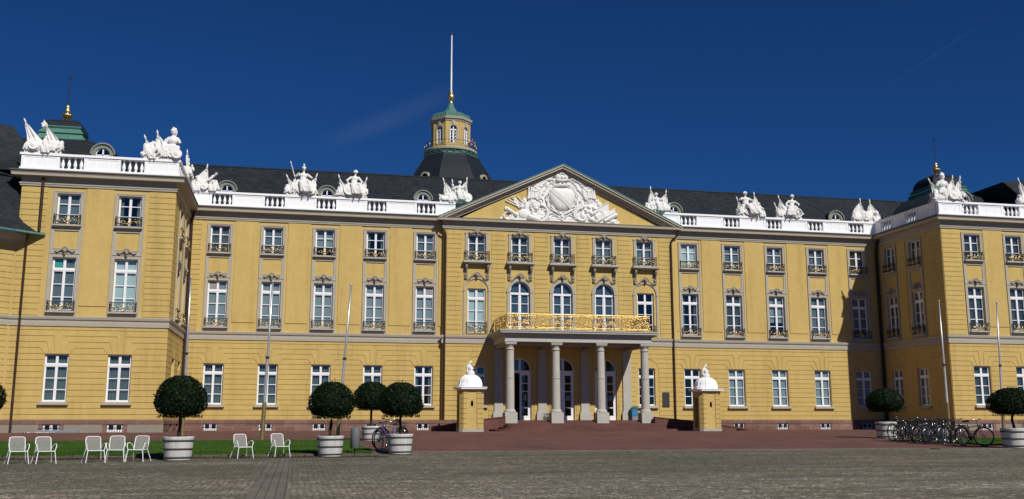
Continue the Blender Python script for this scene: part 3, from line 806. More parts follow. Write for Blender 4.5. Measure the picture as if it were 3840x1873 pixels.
def bay(F,c,kind_l,kind_u,kind_g,cellar=True):
    put('window_surround',S_sur,palace,F@T(c,0,0))
    window(F,c,LOW[0],W_low,kind_l and cur(1.54,3.7,*kind_l),S_sill,BAL[nb[0]%3])
    window(F,c,UP[0],W_up,kind_u and cur(1.54,2.2,*kind_u),S_sill,BAL[(nb[0]+1)%3])
    put('carved_mask',MASK[nb[0]%2],palace,F@T(c,-.10,12.86))
    window(F,c,GW[0],W_gnd,kind_g and cur(1.55,3.2,*kind_g),S_gsill)
    if cellar:
        w=window(F,c,.60,W_cel,None,None,dy=-.22)
        put('bars',S_bars,w,F@T(c,0,.60))
B=('blind','cur_blind');Lt=('blind','cur_light');F_=('fold','cur_fold');Pm=('parted','cur_fold');Md=('blind','cur_mid');Hf=('half','cur_blind');FL=('fold','cur_blind')
for c,(l,u,g_) in zip(wl,[(B,F_,F_),(B,Md,F_),(B,Hf,F_),(B,Pm,F_),(B,Md,Pm)]): bay(FM,c,l,u,g_)
for c,(l,u,g_) in zip(wr,[(Pm,Lt,None),(F_,Md,B),(Hf,Md,B),(Md,FL,B),(Md,F_,B)]): bay(FM,c,l,u,g_)
for c,(l,u,g_) in zip(wpl,[(Md,Md,F_),(Lt,Pm,F_)]): bay(FPL,c,l,u,g_)
for c,(l,u,g_) in zip(wpr,[(F_,F_,F_),(F_,F_,F_)]): bay(FPR,c,l,u,g_)
for c in wel: bay(EL,c,Lt,B,F_,False)
for c,(l,u,g_) in zip(wwr,[(Md,Md,B),(Md,Pm,B)]): bay(WR,c,l,u,g_,False)
# small coloured panes and louvres inside two windows
def inner(F,u0,u1,z0,z1,mat,name,louv=False,label=None):
    mb=MB(F)
    if louv:
        n=7
        for i in range(n): z=z0+(z1-z0)*i/n; mb.quad((u0,.19,z),(u1,.19,z),(u1,.215,z+(z1-z0)/n*.9),(u0,.215,z+(z1-z0)/n*.9))
        mb.quad((u0,.218,z0),(u1,.218,z0),(u1,.218,z1),(u0,.218,z1))
    else: mb.quad((u0,.27,z0),(u1,.27,z0),(u1,.27,z1),(u0,.27,z1))
    part(name,mb,M[mat],palace,label=label)
zt=LOW[0]+3.71*.775+.1
inner(FM,wl[0]-.68,wl[0]-.09,zt,LOW[1]-.08,'vent','louvre_panel',True); inner(FM,wl[4]+.09,wl[4]+.68,zt,LOW[1]-.08,'vent','louvre_panel',True)
inner(FPL,wpl[0]-.68,wpl[0]-.09,zt,LOW[1]-.08,'teal_pane','turquoise_pane')
# projection windows
for i,c in enumerate(wc):
    window(FR,c,14.75,W_up,cur(1.54,2.2,*(F_ if i<3 else FL)),None,BALC[i%2])
    # upper surround
    mb=MB()
    for s in (-1,1): mb.box(s*.77,s*1.0,-.08,0,14.6,17.05)
    mb.box(-.77,.77,-.08,0,16.95,17.05); mb.box(-1.04,1.04,-.11,0,17.05,17.13)
    part('window_surround',mb,M['stone'],palace,FR@T(c,0,0))
    put('carved_crest',MASKU,palace,FR@T(c,-.1,17.08))
    mb=MB(); mb.bevbox(-1.22,1.22,-.52,.05,14.50,14.66,.02); mb.box(-1.15,1.15,-.44,0,14.42,14.5)
    part('balcony_slab',mb,M['stone'],palace,FR@T(c,0,0))
    for s in (-1,1):
        mb=MB(); x=s*.93
        mb.prism([(-.14,13.25),(.14,13.25),(.15,14.42),(-.15,14.42)],-.09,0)
        mb.tube([(0,-.12,13.5),(0,-.10,13.7),(0,-.22,13.95),(0,-.36,14.15),(0,-.30,14.40)],[.05,.07,.10,.13,.13],8)
        mb.ell((0,-.30,14.22),(.13,.15,.12)); mb.ell((0,-.12,13.42),(.12,.07,.10)); mb.ell((0,-.10,13.2),(.14,.08,.09))
        part('bracket',mb,M['stone2'],palace,FR@T(c+x,0,0))
    # arch surround of the main floor
    mb=MB(); n=20; r0=.88 if 0<i<4 else .98; r1=1.14; zt_=13.05+(0 if 0<i<4 else .12); zs=zt_-r0
    for k in range(n):
        a0,a1=PI*k/n,PI*(k+1)/n
        q=[(-r0*math.cos(a0),zs+r0*math.sin(a0)),(-r1*math.cos(a0),zs+r1*math.sin(a0)),(-r1*math.cos(a1),zs+r1*math.sin(a1)),(-r0*math.cos(a1),zs+r0*math.sin(a1))]
        mb.prism(q,-.09,0,back=False)
    for s in (-1,1):
        mb.box(s*r0,s*r1,-.085,0,8.42,zs); mb.box(s*(r0-.02),s*(r1+.03),-.12,0,zs-.08,zs+.02)
    part('arch_surround',mb,M['stone'],palace,FR@T(c,0,0))
    put('carved_mask',MASKC,palace,FR@T(c,-.12,13.42))
    if 0<i<4: window(FR,c,8.75,W_arch,cur(1.76,4.2,'blind','sky_reflect'))  # arched panes: blue sheet behind the glass, painted as reflected sky
    else: window(FR,c,8.6,W_mid6,cur(1.54,3.7,*(Lt if i==0 else Pm)) if i==0 else None)
r=put('window_railing',balconet(1.7,.95,21)[0],palace,FR@T(wc[0],.1,8.5)); put('gilded_leaves',balconet(1.7,.95,21)[1],r,FR@T(wc[0],.1,8.5))
r=put('window_railing',balconet(1.7,.95,22)[0],palace,FR@T(wc[4],.1,8.5)); put('gilded_leaves',balconet(1.7,.95,22)[1],r,FR@T(wc[4],.1,8.5))
for (a,b,za,zb) in gwc:
    c=(a+b)/2; window(FR,c,za,W_gnd,None,S_gsill)
# recessed blind arches over the end windows: the flat wall shows behind the blocks
# entrance doors
def doormesh(openleft):
    f=MB(); hw=.98; h=5.15; r=hw; zs=h-r; n=20; y0,y1=.20,.28
    arc=lambda rr:[(-rr*math.cos(PI*i/n),zs+rr*math.sin(PI*i/n)) for i in range(n+1)]
    o,i_=arc(r),arc(r-.10)
    for k in range(n):
        a,b,c,d=o[k],o[k+1],i_[k+1],i_[k]
        f.add([(p[0],y0,p[1]) for p in (a,b,c,d)]+[(p[0],y1,p[1]) for p in (a,b,c,d)],[(3,2,1,0),(2,3,7,6)])
    for s in (-1,1): f.box(s*hw,s*(hw-.10),y0,y1,0,zs)
    zt=4.0; f.box(-.09,.09,y0-.02,y1,zt,h-.05); f.box(-hw+.08,hw-.08,y0-.03,y1,zt-.10,zt+.12)
    gl=MB(); gl.prism([(-hw+.05,zt),(hw-.05,zt)]+[(x,z) for x,z in arc(r-.03)][::-1],y1-.03,y1-.02)
    leaf=MB(); lg=MB(); W=hw-.10
    for a,b in ((0,.17),(W-.17,W)): leaf.box(a,b,0,.06,0,zt-.1)
    leaf.box(.17,W-.17,0,.06,0,.36); leaf.box(.17,W-.17,0,.06,zt-.28,zt-.1)
    for k in range(1,5):
        z=.36+(zt-.64)*k/5; leaf.box(.17,W-.17,.01,.05,z-.035,z+.035)
    leaf.box(.06,.10,-.06,0,1.55,1.85)
    lg.quad((.17,.03,.36),(W-.17,.03,.36),(W-.17,.03,zt-.28),(.17,.03,zt-.28))
    return f.mesh('door_frame',[M['frame']]),gl.mesh('pane',[M['glass']]),leaf.mesh('door_leaf',[M['frame']]),lg.mesh('pane',[M['glass']])
DM=doormesh(0)
for i,c in enumerate(wc[1:4]):
    mw=FR@T(c,0,1.40); fr=put('door_frame',DM[0],palace,mw); put('pane',DM[1],fr,mw)
    m1=mw@T(.0,.2,0); l=put('door_leaf',DM[2],palace,m1); put('pane',DM[3],l,m1)
    nt=MB(); nt.box(.24,.64,-.012,-.002,1.55,2.15,1); nt.box(.29,.59,-.018,-.012,1.62,2.08,0)
    o=part('door_notice',nt,[M['paper'],M['black']],l,m1)
    ang=(PI*.55 if i==0 else 0)
    m2=mw@T(-.88,.2,0)@RZ(ang)@T(0,0,0)@Matrix.Scale(1,4)
    l2=put('door_leaf',DM[2],palace,m2); put('pane',DM[3],l2,m2)
# dark rooms behind the glass
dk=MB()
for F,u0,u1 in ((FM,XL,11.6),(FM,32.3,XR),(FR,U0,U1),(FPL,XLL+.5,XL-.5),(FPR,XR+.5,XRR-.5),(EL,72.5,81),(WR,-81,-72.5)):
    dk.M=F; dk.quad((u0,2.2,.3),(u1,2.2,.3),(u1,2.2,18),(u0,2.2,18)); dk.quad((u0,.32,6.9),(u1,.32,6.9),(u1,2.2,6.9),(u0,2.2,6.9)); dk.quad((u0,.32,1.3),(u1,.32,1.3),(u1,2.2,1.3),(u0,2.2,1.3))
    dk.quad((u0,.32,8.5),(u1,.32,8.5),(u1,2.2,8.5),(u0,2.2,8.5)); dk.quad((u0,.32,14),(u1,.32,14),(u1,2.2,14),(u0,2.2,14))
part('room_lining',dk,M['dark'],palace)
# ---------------------------------------------------------------- balustrades
bl=MB(); bl.lathe([(.10,0),(.10,.07),(.055,.09),(.06,.13),(.115,.24),(.125,.34),(.105,.44),(.06,.58),(.045,.70),(.075,.74),(.05,.77),(.10,.81),(.10,.88)],12)
S_bal=bl.mesh('baluster',[M['balus']])
def balustrade(F,u0,u1,groups,mit,mainlab=None,cap=(True,True)):
    mb=MB(F); d=.10   # front face outward distance
    # base, cap and solid panels
    for (z0_,z1_,dd) in ((18.40,18.68,.22),(19.56,19.72,.24)):
        v0=u0-(mit[0]*dd if mit[0] else 0); v1=u1+(mit[1]*dd if mit[1] else 0)
        if mit[0]<0: v0=u0+dd
        if mit[1]<0: v1=u1-dd
        mb.box(v0,v1,-dd,.26,z0_,z1_)
    cuts=[]
    gs=sorted(groups); e=[u0-(mit[0]*.14)]+[x for g_ in gs for x in (g_-.80,g_+.80)]+[u1+(mit[1]*.14)]
    for a,b in zip(e[::2],e[1::2]):
        if b-a<.02: continue
        mb.box(a,b,-.14,.18,18.68,19.56)
        if b-a>1.1:   # raised margins round a sunk panel
            for q in (a+.0,b-.20): mb.box(q,q+.20,-.175,-.14,18.68,19.56)
            mb.box(a+.2,b-.2,-.165,-.14,19.42,19.56); mb.box(a+.2,b-.2,-.165,-.14,18.68,18.80)
        if b-a>2.2:
            m=(a+b)/2; mb.box(m-.45,m-.42,-.16,-.14,18.8,19.42); mb.box(m+.42,m+.45,-.16,-.14,18.8,19.42)
    o=part('balustrade',mb,M['balus'],palace)
    for c in gs:
        for k in (-.6,-.2,.2,.6):
            put('baluster',S_bal,o,F@T(c+k,.02,18.68))
balustrade(FM,XL,12.6,wl,(-1,0)); balustrade(FM,31.3,XR,wr,(0,-1))
balustrade(FPL,XLL,XL,[wpl[0],wpl[1]],(1,1)); balustrade(FPR,XR,XRR,wpr,(1,1))
balustrade(EL,71.78,81,wel,(0,-1)); balustrade(WR,-81,-71.78,wwr,(-1,0))
# lead flashing line under the balustrade
# ---------------------------------------------------------------- roofs
rf=MB()
def quad2(mb,a,b,c,d,mi=0): mb.quad(a,b,c,d,mi)
rf.quad((XL-.2,81.9,18.7),(XR+.2,81.9,18.7),(66,88,23.62),(-16,88,23.62)); rf.quad((66,88,23.62),(70,94.4,18.2),(-20,94.4,18.2),(-16,88,23.62)); rf.quad((XR+.2,81.9,18.7),(70,81.9,18.7),(70,88,23.62),(66,88,23.62))
rf.quad((XLL,71.9,18.42),(XL,71.9,18.42),(XL,92,18.42),(XLL,92,18.42)); rf.quad((XR,71.9,18.42),(XRR,71.9,18.42),(XRR,92,18.42),(XR,92,18.42))
rf.quad((XL,81.2,18.42),(XR,81.2,18.42),(XR,92,18.42),(XL,92,18.42))
# ridge tiles
part('main_roof',rf,M['slate'],palace)
rg=MB(); rg.tube([(-16,88,23.64),(66,88,23.64)],.09,6); part('ridge_capping',rg,M['lead'],palace)
def dormer(x,y,z,F=None):
    mb=MB(); n=16
    def arcp(r,sp): return [(-r*math.cos(PI*i/n),sp+r*math.sin(PI*i/n)) for i in range(n+1)]
    o=arcp(.78,.15);i_=arcp(.50,.15)
    for k in range(n):
        q=[i_[k],o[k],o[k+1],i_[k+1]]; mb.prism(q,-.05,.35)
    o2=arcp(.88,.15)
    for k in range(n): mb.prism([o[k],o2[k],o2[k+1],o[k+1]],-.16,.0)
    mb.box(-.78,-.5,-.05,.3,-.5,.15); mb.box(.5,.78,-.05,.3,-.5,.15)
    mw=T(x,y,z); d=part('dormer',mb,M['dorm'],palace,mw)
    b=MB(); ob=arcp(.86,.15)
    for k in range(n):
        (xa,za),(xb,zb)=ob[k],ob[k+1]; b.quad((xa,-.10,za),(xb,-.10,zb),(xb,3.2,zb),(xa,3.2,za))
    part('dormer_roof',b,M['slate'],d,mw)
    w=MB(); w.box(-.05,.05,.05,.12,-.4,.65); w.box(-.5,.5,.05,.12,.08,.16)
    for k in range(n):
        ir=arcp(.5,.15); jr=arcp(.44,.15); w.prism([jr[k],ir[k],ir[k+1],jr[k+1]],.04,.12)
    part('dormer_window',w,M['frame'],d,mw)
    gl=MB(); gl.prism([(-.5,-.4),(.5,-.4)]+arcp(.5,.15)[::-1],.13,.14); part('pane',gl,M['glass'],d,mw)
for x in (wl[0],wl[2],wl[4],wr[0],wr[2],wr[4]): dormer(x+(.1 if x<20 else -.1),84.05,20.42)
# pavilion roofs
def pav(cx,cy,left):
    mb=MB(); n=12
    prof=[(9.3,18.5),(7.6,19.2),(6.2,20.1),(5.0,21.0),(3.9,21.85),(2.9,22.5),(1.98,22.9)] if left else [(9.3,18.5),(7.8,19.2),(6.4,20.1),(5.2,21.1),(4.1,22.1),(3.1,22.8),(2.35,23.2)]
    def sqring(p,mi,m):
        for (a,za),(b,zb) in zip(p,p[1:]):
            A_=[(cx+sx*a,cy+sy*a,za) for sx,sy in ((-1,-1),(1,-1),(1,1),(-1,1))]; B_=[(cx+sx*b,cy+sy*b,zb) for sx,sy in ((-1,-1),(1,-1),(1,1),(-1,1))]
            for i in range(4):
                j=(i+1)%4; m.quad(A_[i],A_[j],B_[j],B_[i],mi)
    sqring(prof,0,mb); R0=part('pavilion_roof',mb,M['slate'],palace)
    c=MB(); sqring([(2.3,23.1),(2.34,23.25),(2.05,23.45),(1.98,23.7),(2.10,23.78),(1.95,23.9),(1.80,24.05),(1.90,24.15),(1.86,24.25),(1.6,24.32)],0,c) if not left else sqring([(1.92,22.8),(1.96,22.95),(1.70,23.15),(1.58,23.4),(1.68,23.5),(1.52,23.7),(1.36,23.9),(1.46,24.05),(1.42,24.12),(1.2,24.15)],0,c)
    part('copper_lantern',c,M['copper'],R0)
    k=MB(); z0=24.3 if not left else 24.1; q=1.68 if not left else 1.42
    sqring([(q*math.cos(t*PI/2*.96)**(.75 if not left else .62),z0+(1.35 if not left else .72)*math.sin(t*PI/2)) for t in [i/8 for i in range(9)]],0,k); k.box(cx-q*.1,cx+q*.1,cy-q*.1,cy+q*.1,z0+.4,z0+(1.36 if not left else .63))
    part('roof_cap',k,M['lead'],R0)
    zt=z0+(1.3 if not left else .5)
    f=MB(T(cx,cy,zt)@Matrix.Diagonal((1.05,1.05,1.2 if left else 1.05,1))@T(-cx,-cy,-zt)); f.lathe([(.14,0),(.16,.08),(.09,.16),(.12,.3),(.30,.52),(.44,.66),(.46,.72),(.30,.74),(.12,.80),(.10,.86),(.17,.95),(.19,1.05),(.12,1.15),(.10,1.18),(.15,1.25),(.13,1.34),(.05,1.42),(.01,1.5)],12,(cx,cy,zt-.05)); part('gilded_finial',f,M['gold'],R0)
    L=MB(); H=4.3
    L.tube([(cx,cy,zt+1.3),(cx+(.03 if left else 0),cy,zt+H)],.03,5); 
    for a in (0,1.57): L.tube([(cx+.34*math.cos(a),cy+.34*math.sin(a),zt+H-.45),(cx-.34*math.cos(a),cy-.34*math.sin(a),zt+H-.45)],.018,4)
    part('lightning_rod',L,M['iron'],R0)
pav(-18.8,81,True); pav(62.2,84.6,False)
dormer(-14.65,74.5,20.5); dormer(57.3,74.5,20.5)
# ---------------------------------------------------------------- drainpipes
def pipe(pts,mat='pipe',r=.075,lab=None):
    mb=MB(); mb.tube(pts,r,8)
    p0,p1=Vector(pts[-2]),Vector(pts[-1])
    n=int((p0-p1).length/2.4)
    for i in range(1,n+1):
        c=p0.lerp(p1,i/(n+1)); mb.lathe([(r+.015,-.04),(r+.015,.04)],8,tuple(c),sm=False)
    part('drainpipe',mb,M[mat],palace,label=lab)
pipe([(11.25,80.25,18.1),(11.25,80.3,17.75),(11.3,80.35,17.5),(11.7,80.45,17.1),(11.74,80.42,16.8),(11.74,80.42,1.45)])
pipe([(32.5,80.25,18.1),(32.5,80.3,17.75),(32.45,80.35,17.5),(31.95,80.45,17.1),(31.9,80.42,16.8),(31.9,80.42,1.45)])
pipe([(-8.6,80.2,17.9),(-8.75,80.6,17.4),(-8.8,80.75,16.9),(-8.8,80.75,.6)],'pipe',.10)
pipe([(52.2,80.2,17.9),(52.3,80.5,17.4),(52.3,80.7,16.9),(52.3,80.7,.6)],'pipe_k',.12)
pipe([(-17.75,71.3,17.95),(-17.75,71.3,14.2)],'pipe',.10)
pipe([(-18.35,70.9,13.9),(-18.45,71.2,13.3),(-18.5,71.32,12.9),(-18.5,71.32,.5)],'pipe',.08)
# ---------------------------------------------------------------- portico
XC=wc[2]; cols=[XC+3.74*k for k in (-1.5,-.5,.5,1.5)]; CY=76.0
po=MB()
po.box(15.85,28.05,75.55,80.55,7.53,8.02); 
slab=MB(T(0,0,0))
po.box(15.72,28.18,75.44,80.55,8.02,8.10); po.box(15.6,28.3,75.3,80.55,8.10,8.20); po.box(15.42,28.48,75.12,80.55,8.20,8.34); po.box(15.36,28.54,75.06,80.55,8.34,8.44)
po.box(15.80,28.10,75.50,75.56,7.53,7.62); 
part('portico_entablature',po,M['stone_d'],palace)
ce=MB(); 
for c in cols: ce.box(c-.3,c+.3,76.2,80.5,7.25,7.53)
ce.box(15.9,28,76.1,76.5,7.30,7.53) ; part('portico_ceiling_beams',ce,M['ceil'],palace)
ro=MB(); ro.box(15.5,28.4,75.2,80.5,8.44,8.475); part('balcony_floor',ro,M['lead'],palace)
cm=MB(); n=24
cm.bevbox(-.5,.5,-.5,.5,-.9,0.0,.02); 
cm.lathe([(.46,.02),(.47,.08),(.44,.14),(.40,.16),(.39,.22),(.35,.26)],n)
cm.lathe([(.345,.24),(.345,1.2),(.340,2.0),(.332,2.8),(.322,3.6),(.312,4.3),(.302,5.15)],n,cap=False)
for zr in (2.68,4.90): cm.lathe([(.30,zr),(.355,zr),(.362,zr+.03),(.355,zr+.06),(.30,zr+.06)],n,cap=False)
cm.lathe([(.30,5.1),(.31,5.15),(.37,5.24),(.42,5.32)],n)
cm.box(-.44,.44,-.44,.44,5.32,5.42); cm.box(-.47,.47,-.47,.47,5.42,5.53)
S_col=cm.mesh('column',[M['stone_d']])
for c in cols:
    put('column',S_col,palace,T(c,CY,2.0))
    p=MB(); p.box(-.36,.36,-.17,0,2.1,7.45); p.box(-.46,.46,-.24,0,1.95,2.12); p.box(-.50,.50,-.30,0,1.1,1.95); p.box(-.42,.42,-.22,0,7.3,7.53)
    part('pilaster',p,M['stone_d'],palace,FR@T(c,0,0))
# steps with rounded ends
sp=MB()
def stepslab(x0,x1,y0,y1,z0,z1,r):
    pts=[]; n=8
    for i in range(n+1): a=PI+PI/2*i/n; pts.append((x0+r+r*math.cos(a),y0+r+r*math.sin(a)))
    for i in range(n+1): a=1.5*PI+PI/2*i/n; pts.append((x1-r+r*math.cos(a),y0+r+r*math.sin(a)))
    pts+=[(x1,y1),(x0,y1)]; sp.hprism(pts,z0,z1)
stepslab(14.5,29.4,72.9,80.5,.3,.72,1.2); stepslab(15.2,28.7,73.5,80.5,.3,.87,1.0); stepslab(15.6,28.3,74.1,80.5,.3,1.02,.7); stepslab(15.75,28.15,74.7,80.5,.3,1.16,.4); stepslab(15.9,28.0,75.75,80.58,.3,1.28,.1); stepslab(15.95,27.95,76.1,80.58,.3,1.40,.1)
part('entrance_steps',sp,M['step'],palace)
# ramp walls left and right with curled ends
def rampwall(sg,pts,xe,label):
    mb=MB(); y0,y1=74.9,75.3
    for (xa,za),(xb,zb) in zip(pts,pts[1:]):
        v=[(xa,y0,.4),(xb,y0,.4),(xb,y1,.4),(xa,y1,.4),(xa,y0,za),(xb,y0,zb),(xb,y1,zb),(xa,y1,za)]
        f=[(0,1,5,4),(1,2,6,5),(2,3,7,6),(3,0,4,7),(4,5,6,7)]
        if sg<0: f=[t[::-1] for t in f]
        mb.add(v,f)
        v=[(xa,y0-.05,za),(xb,y0-.05,zb),(xb,y1+.05,zb),(xa,y1+.05,za)]; w=[(x,y,z+.07) for x,y,z in v]
        f=[(0,3,2,1),(4,5,6,7),(0,1,5,4),(2,3,7,6),(1,2,6,5),(3,0,4,7)]
        if sg<0: f=[t[::-1] for t in f]
        mb.add(v+w,f)
    # curled end drum
    x,z=pts[-1]; mb.lathe([(.75,.4),(.75,z-.02),(.70,z+.05)],20,(x,y0-.3,0),sm=False)
    # ramp surface behind
    (xa,za),(xb,zb)=pts[0],pts[-1]
    mb.quad((xa,y1,min(za-.2,1.4)),(xb,y1,.57),(xb,80.45,.57),(xa,80.45,min(za-.2,1.4))) if sg>0 else mb.quad((xb,y1,.57),(xa,y1,min(za-.2,1.4)),(xa,80.45,min(za-.2,1.4)),(xb,80.45,.57))
    part('ramp_wall',mb,M['step'],palace,label=label)
rampwall(-1,[(15.75,1.62),(13.9,1.42),(11.8,1.12),(10.7,.92)],0,'left ramp wall')
rampwall(1,[(27.95,1.6),(31.1,1.29),(33.6,.97),(35.6,.70)],0,'right ramp wall')
# gilded balcony railing
def railpanel(w,h,seed,flip=1):
    rs=random.Random(seed); mb=MB()
    def scroll(cx,cz,r,turn,hand,t,a0=0):
        pts=[];N=16
        for i in range(N):
            q=i/(N-1); a=a0+hand*turn*q*2*PI; rr=r*(1-.8*q); pts.append((cx+rr*math.cos(a),rs.uniform(-.01,.01),cz+rr*math.sin(a)))
        mb.tube(pts,t,4)
    for k in range(21):
        scroll(rs.uniform(.08,w-.08),rs.uniform(.16,h-.12),rs.uniform(.09,.20),rs.uniform(.8,1.5),rs.choice((-1,1)),rs.uniform(.016,.026),rs.uniform(0,6))
    for k in range(26):
        mb.ell((rs.uniform(.05,w-.05),rs.uniform(-.05,-.01),rs.uniform(.1,h-.08)),(rs.uniform(.04,.10),.022,rs.uniform(.025,.045)),6,4,rot=Matrix.Rotation(rs.uniform(0,PI),3,'Y')@Matrix.Rotation(rs.uniform(-.5,.5),3,'Z'))
    for x in (0,w*.33,w*.66): mb.tube([(x,0,.06),(x,0,h)],.014,4)
    return mb.mesh('gilded_scrollwork',[M['gold']])
RP=[railpanel(1.2,1.12,s) for s in (31,32,33)]
rl=MB()
yb=75.55
for z,r in ((9.72,.045),(9.60,.02),(8.66,.035),(8.56,.02)): rl.tube([(16.0,80.4,z),(16.0,yb,z),(27.9,yb,z),(27.9,80.4,z)],r,6,sm=False)
for i in range(6):
    x=16.0+(27.9-16.0)*i/5; rl.tube([(x,yb,8.47),(x,yb,9.74)],.035,6); rl.ell((x,yb,8.52),(.09,.09,.06)); rl.ell((x,yb-.03,8.72),(.11,.06,.08)); rl.ell((x,yb,9.76),.05)
RAIL=part('balcony_railing',rl,M['gold'],palace)
for i in range(10):
    put('gilded_scrollwork',RP[i%3],RAIL,T(16.0+i*1.19,yb,8.60))
for i in range(4):
    put('gilded_scrollwork',RP[(i+1)%3],RAIL,T(16.0,80.35-i*1.2,8.60)@RZ(-PI/2)); put('gilded_scrollwork',RP[(i+2)%3],RAIL,T(27.9,80.35-i*1.2,8.60)@RZ(-PI/2))
# ---------------------------------------------------------------- pediment relief
KX,KZ=214.,221.
def rp(px,py): return (21.95+(px-1262)/KX, 18.37+(1110+(px-1262)*.043-py)/KZ)
rel=MB(FR)
def E(px,py,rx,rz,d=.16,a=0,mb=rel):
    x,z=rp(px,py); mb.ell((x,-d*.3,z),(rx*.94/KX,d*.8,rz*.94/KZ),8,6,rot=Matrix.Rotation(a,3,'Y'))
def Tb(pts,r,mb=rel,d=.10):
    d*=.8
    P=[(rp(x,y)[0],-d,rp(x,y)[1]) for x,y in pts]
    mb.tube(P,[q*.85/KX for q in r] if isinstance(r,(list,tuple)) else r*.85/KX,7)
def ring(px,py,rx,rz,t,a0=0,a1=2*PI,mb=rel,d=.14,wob=0,n=36):
    Tb([(px+rx*(1+wob*math.sin(9*(a0+(a1-a0)*i/n)))*math.cos(a0+(a1-a0)*i/n),py-rz*(1+wob*math.sin(7*(a0+(a1-a0)*i/n)))*math.sin(a0+(a1-a0)*i/n)) for i in range(n+1)],t,mb,d)
# frame of the shield and acanthus
ring(1260,660,300,292,16,wob=.05,d=.30); ring(1260,655,268,262,9,d=.30); ring(1260,640,385,360,15,wob=.06,d=.14)
rr=random.Random(9)
for i in range(46):
    a=2*PI*i/46
    if math.sin(a)<-.75: continue
    E(1260+395*math.cos(a)*rr.uniform(.92,1.12),650-365*math.sin(a)*rr.uniform(.92,1.08),rr.uniform(22,48),rr.uniform(18,36),rr.uniform(.12,.22),rr.uniform(0,3))
# mantle falling to both sides
for s,ex in ((-1,620),(1,1890)):
    x0=1262+s*215
    for t in range(12):
        q=t/11; x=x0+(ex-x0)*q**.85; y=250+ (q**1.7)*390
        E(x,y,50,42,.16,rr.uniform(0,3)); 
        if q>.35: E(x-s*60,y+40,58,60,.12,.5*s); E(x-s*130,y+60,55,60,.10)
    for k in range(6): Tb([(ex-s*(10+k*45),420+k*6),(ex-s*(k*42)+s*12,660-k*6)],[20,26],d=.16+.03*(k%2))
for s in (-1,1):
    for k in range(11):
        q=k/10; E(1262+s*(180+q*260),270+q*q*190+rr.uniform(-15,15),34,26,.24,rr.uniform(0,3))
    ring(1262+s*470,560,40,110,20,d=.2); ring(1262+s*520,470,55,40,18,d=.22)
# crown
E(1197,215,72,66,.26); E(1327,215,72,66,.26); E(1262,225,40,55,.3); ring(1262,268,112,30,24,PI,2*PI,d=.32); ring(1262,190,50,40,14,0,PI,d=.3); E(1265,166,22,20,.2)
for k in range(9): a=PI*k/8; E(1262+128*math.cos(a),240-75*math.sin(a),9,9,.14)
for s in (-1,1): Tb([(1262+s*20,345),(1262+s*90,390),(1262+s*150,370),(1262+s*165,330)],[16,22,20,10],d=.24)
E(1258,395,50,26,.3)
# base bar, bottom mask, small scrolls
Tb([(1010,1075),(1510,1097)],24,d=.10); Tb([(1010,1040),(1510,1060)],10,d=.2)
E(1260,1010,48,56,.32); E(1260,1075,34,32,.3)
for a in range(9): q=2*PI*a/9; E(1260+60*math.cos(q),1000-64*math.sin(q),22,20,.24)
for s in (-1,1):
    ring(1262+s*145,1020,62,44,11,0,PI,d=.14)
    Tb([(1262+s*60,950),(1262+s*120,930),(1262+s*190,800),(1262+s*230,790)],[20,22,20,14],d=.24)
    ring(1262+s*230,870,46,70,22,wob=.1,d=.16); E(1262+s*260,950,50,40,.14)
    # big C scrolls
    cx=1262+s*(425 if s<0 else 375); ring(cx,950,150,150,26,(-PI*.75 if s>0 else -PI*.25-PI*.9),(PI*.15 if s<0 else -PI*.75-PI*.9),d=.2)
ring(840,930,135,150,26,-PI*.72,PI*.5,d=.22); ring(1640,960,120,120,26,PI*.45,PI*1.75,d=.22)
# lion on the left
E(745,800,70,66,.30); E(750,850,50,40,.34)
for a in range(12): q=2*PI*a/12; E(735+80*math.cos(q),810-82*math.sin(q),26,24,.24)
E(700,900,34,70,.22); E(860,960,90,80,.20); Tb([(690,960),(800,1010),(900,1030)],[30,26,20],d=.24)
# trophies left
Tb([(205,850),(410,985)],[46,30],d=.22); E(205,850,48,48,.14); Tb([(600,1000),(830,1075)],[60,52],d=.24); E(600,995,62,62,.2)
for x0,y0,x1,y1 in ((185,690,470,830),(235,665,480,810),(290,625,500,760),(420,620,520,740),(330,610,470,760)): Tb([(x0,y0),(x1,y1)],11,d=.12); E(x0,y0,17,13,.08,.6)
x=[rp(*p) for p in ((330,690),(440,850),(470,800),(360,640))]; rel.prism([x[0],x[1],x[2],x[3]],-.12,0,back=True)
E(545,740,52,120,.20); E(545,745,16,30,.3); E(480,810,44,50,.24); E(480,770,20,34,.26)
E(520,950,110,95,.24); ring(235,985,75,75,18,d=.16); E(300,1000,60,60,.14)
for p in ((115,1025),(140,980),(165,1015),(330,1040),(90,1040)): E(*p,26,26,.14)
Tb([(200,1060),(1010,1075)],18,d=.06); Tb([(1510,1097),(2340,1130)],18,d=.06)
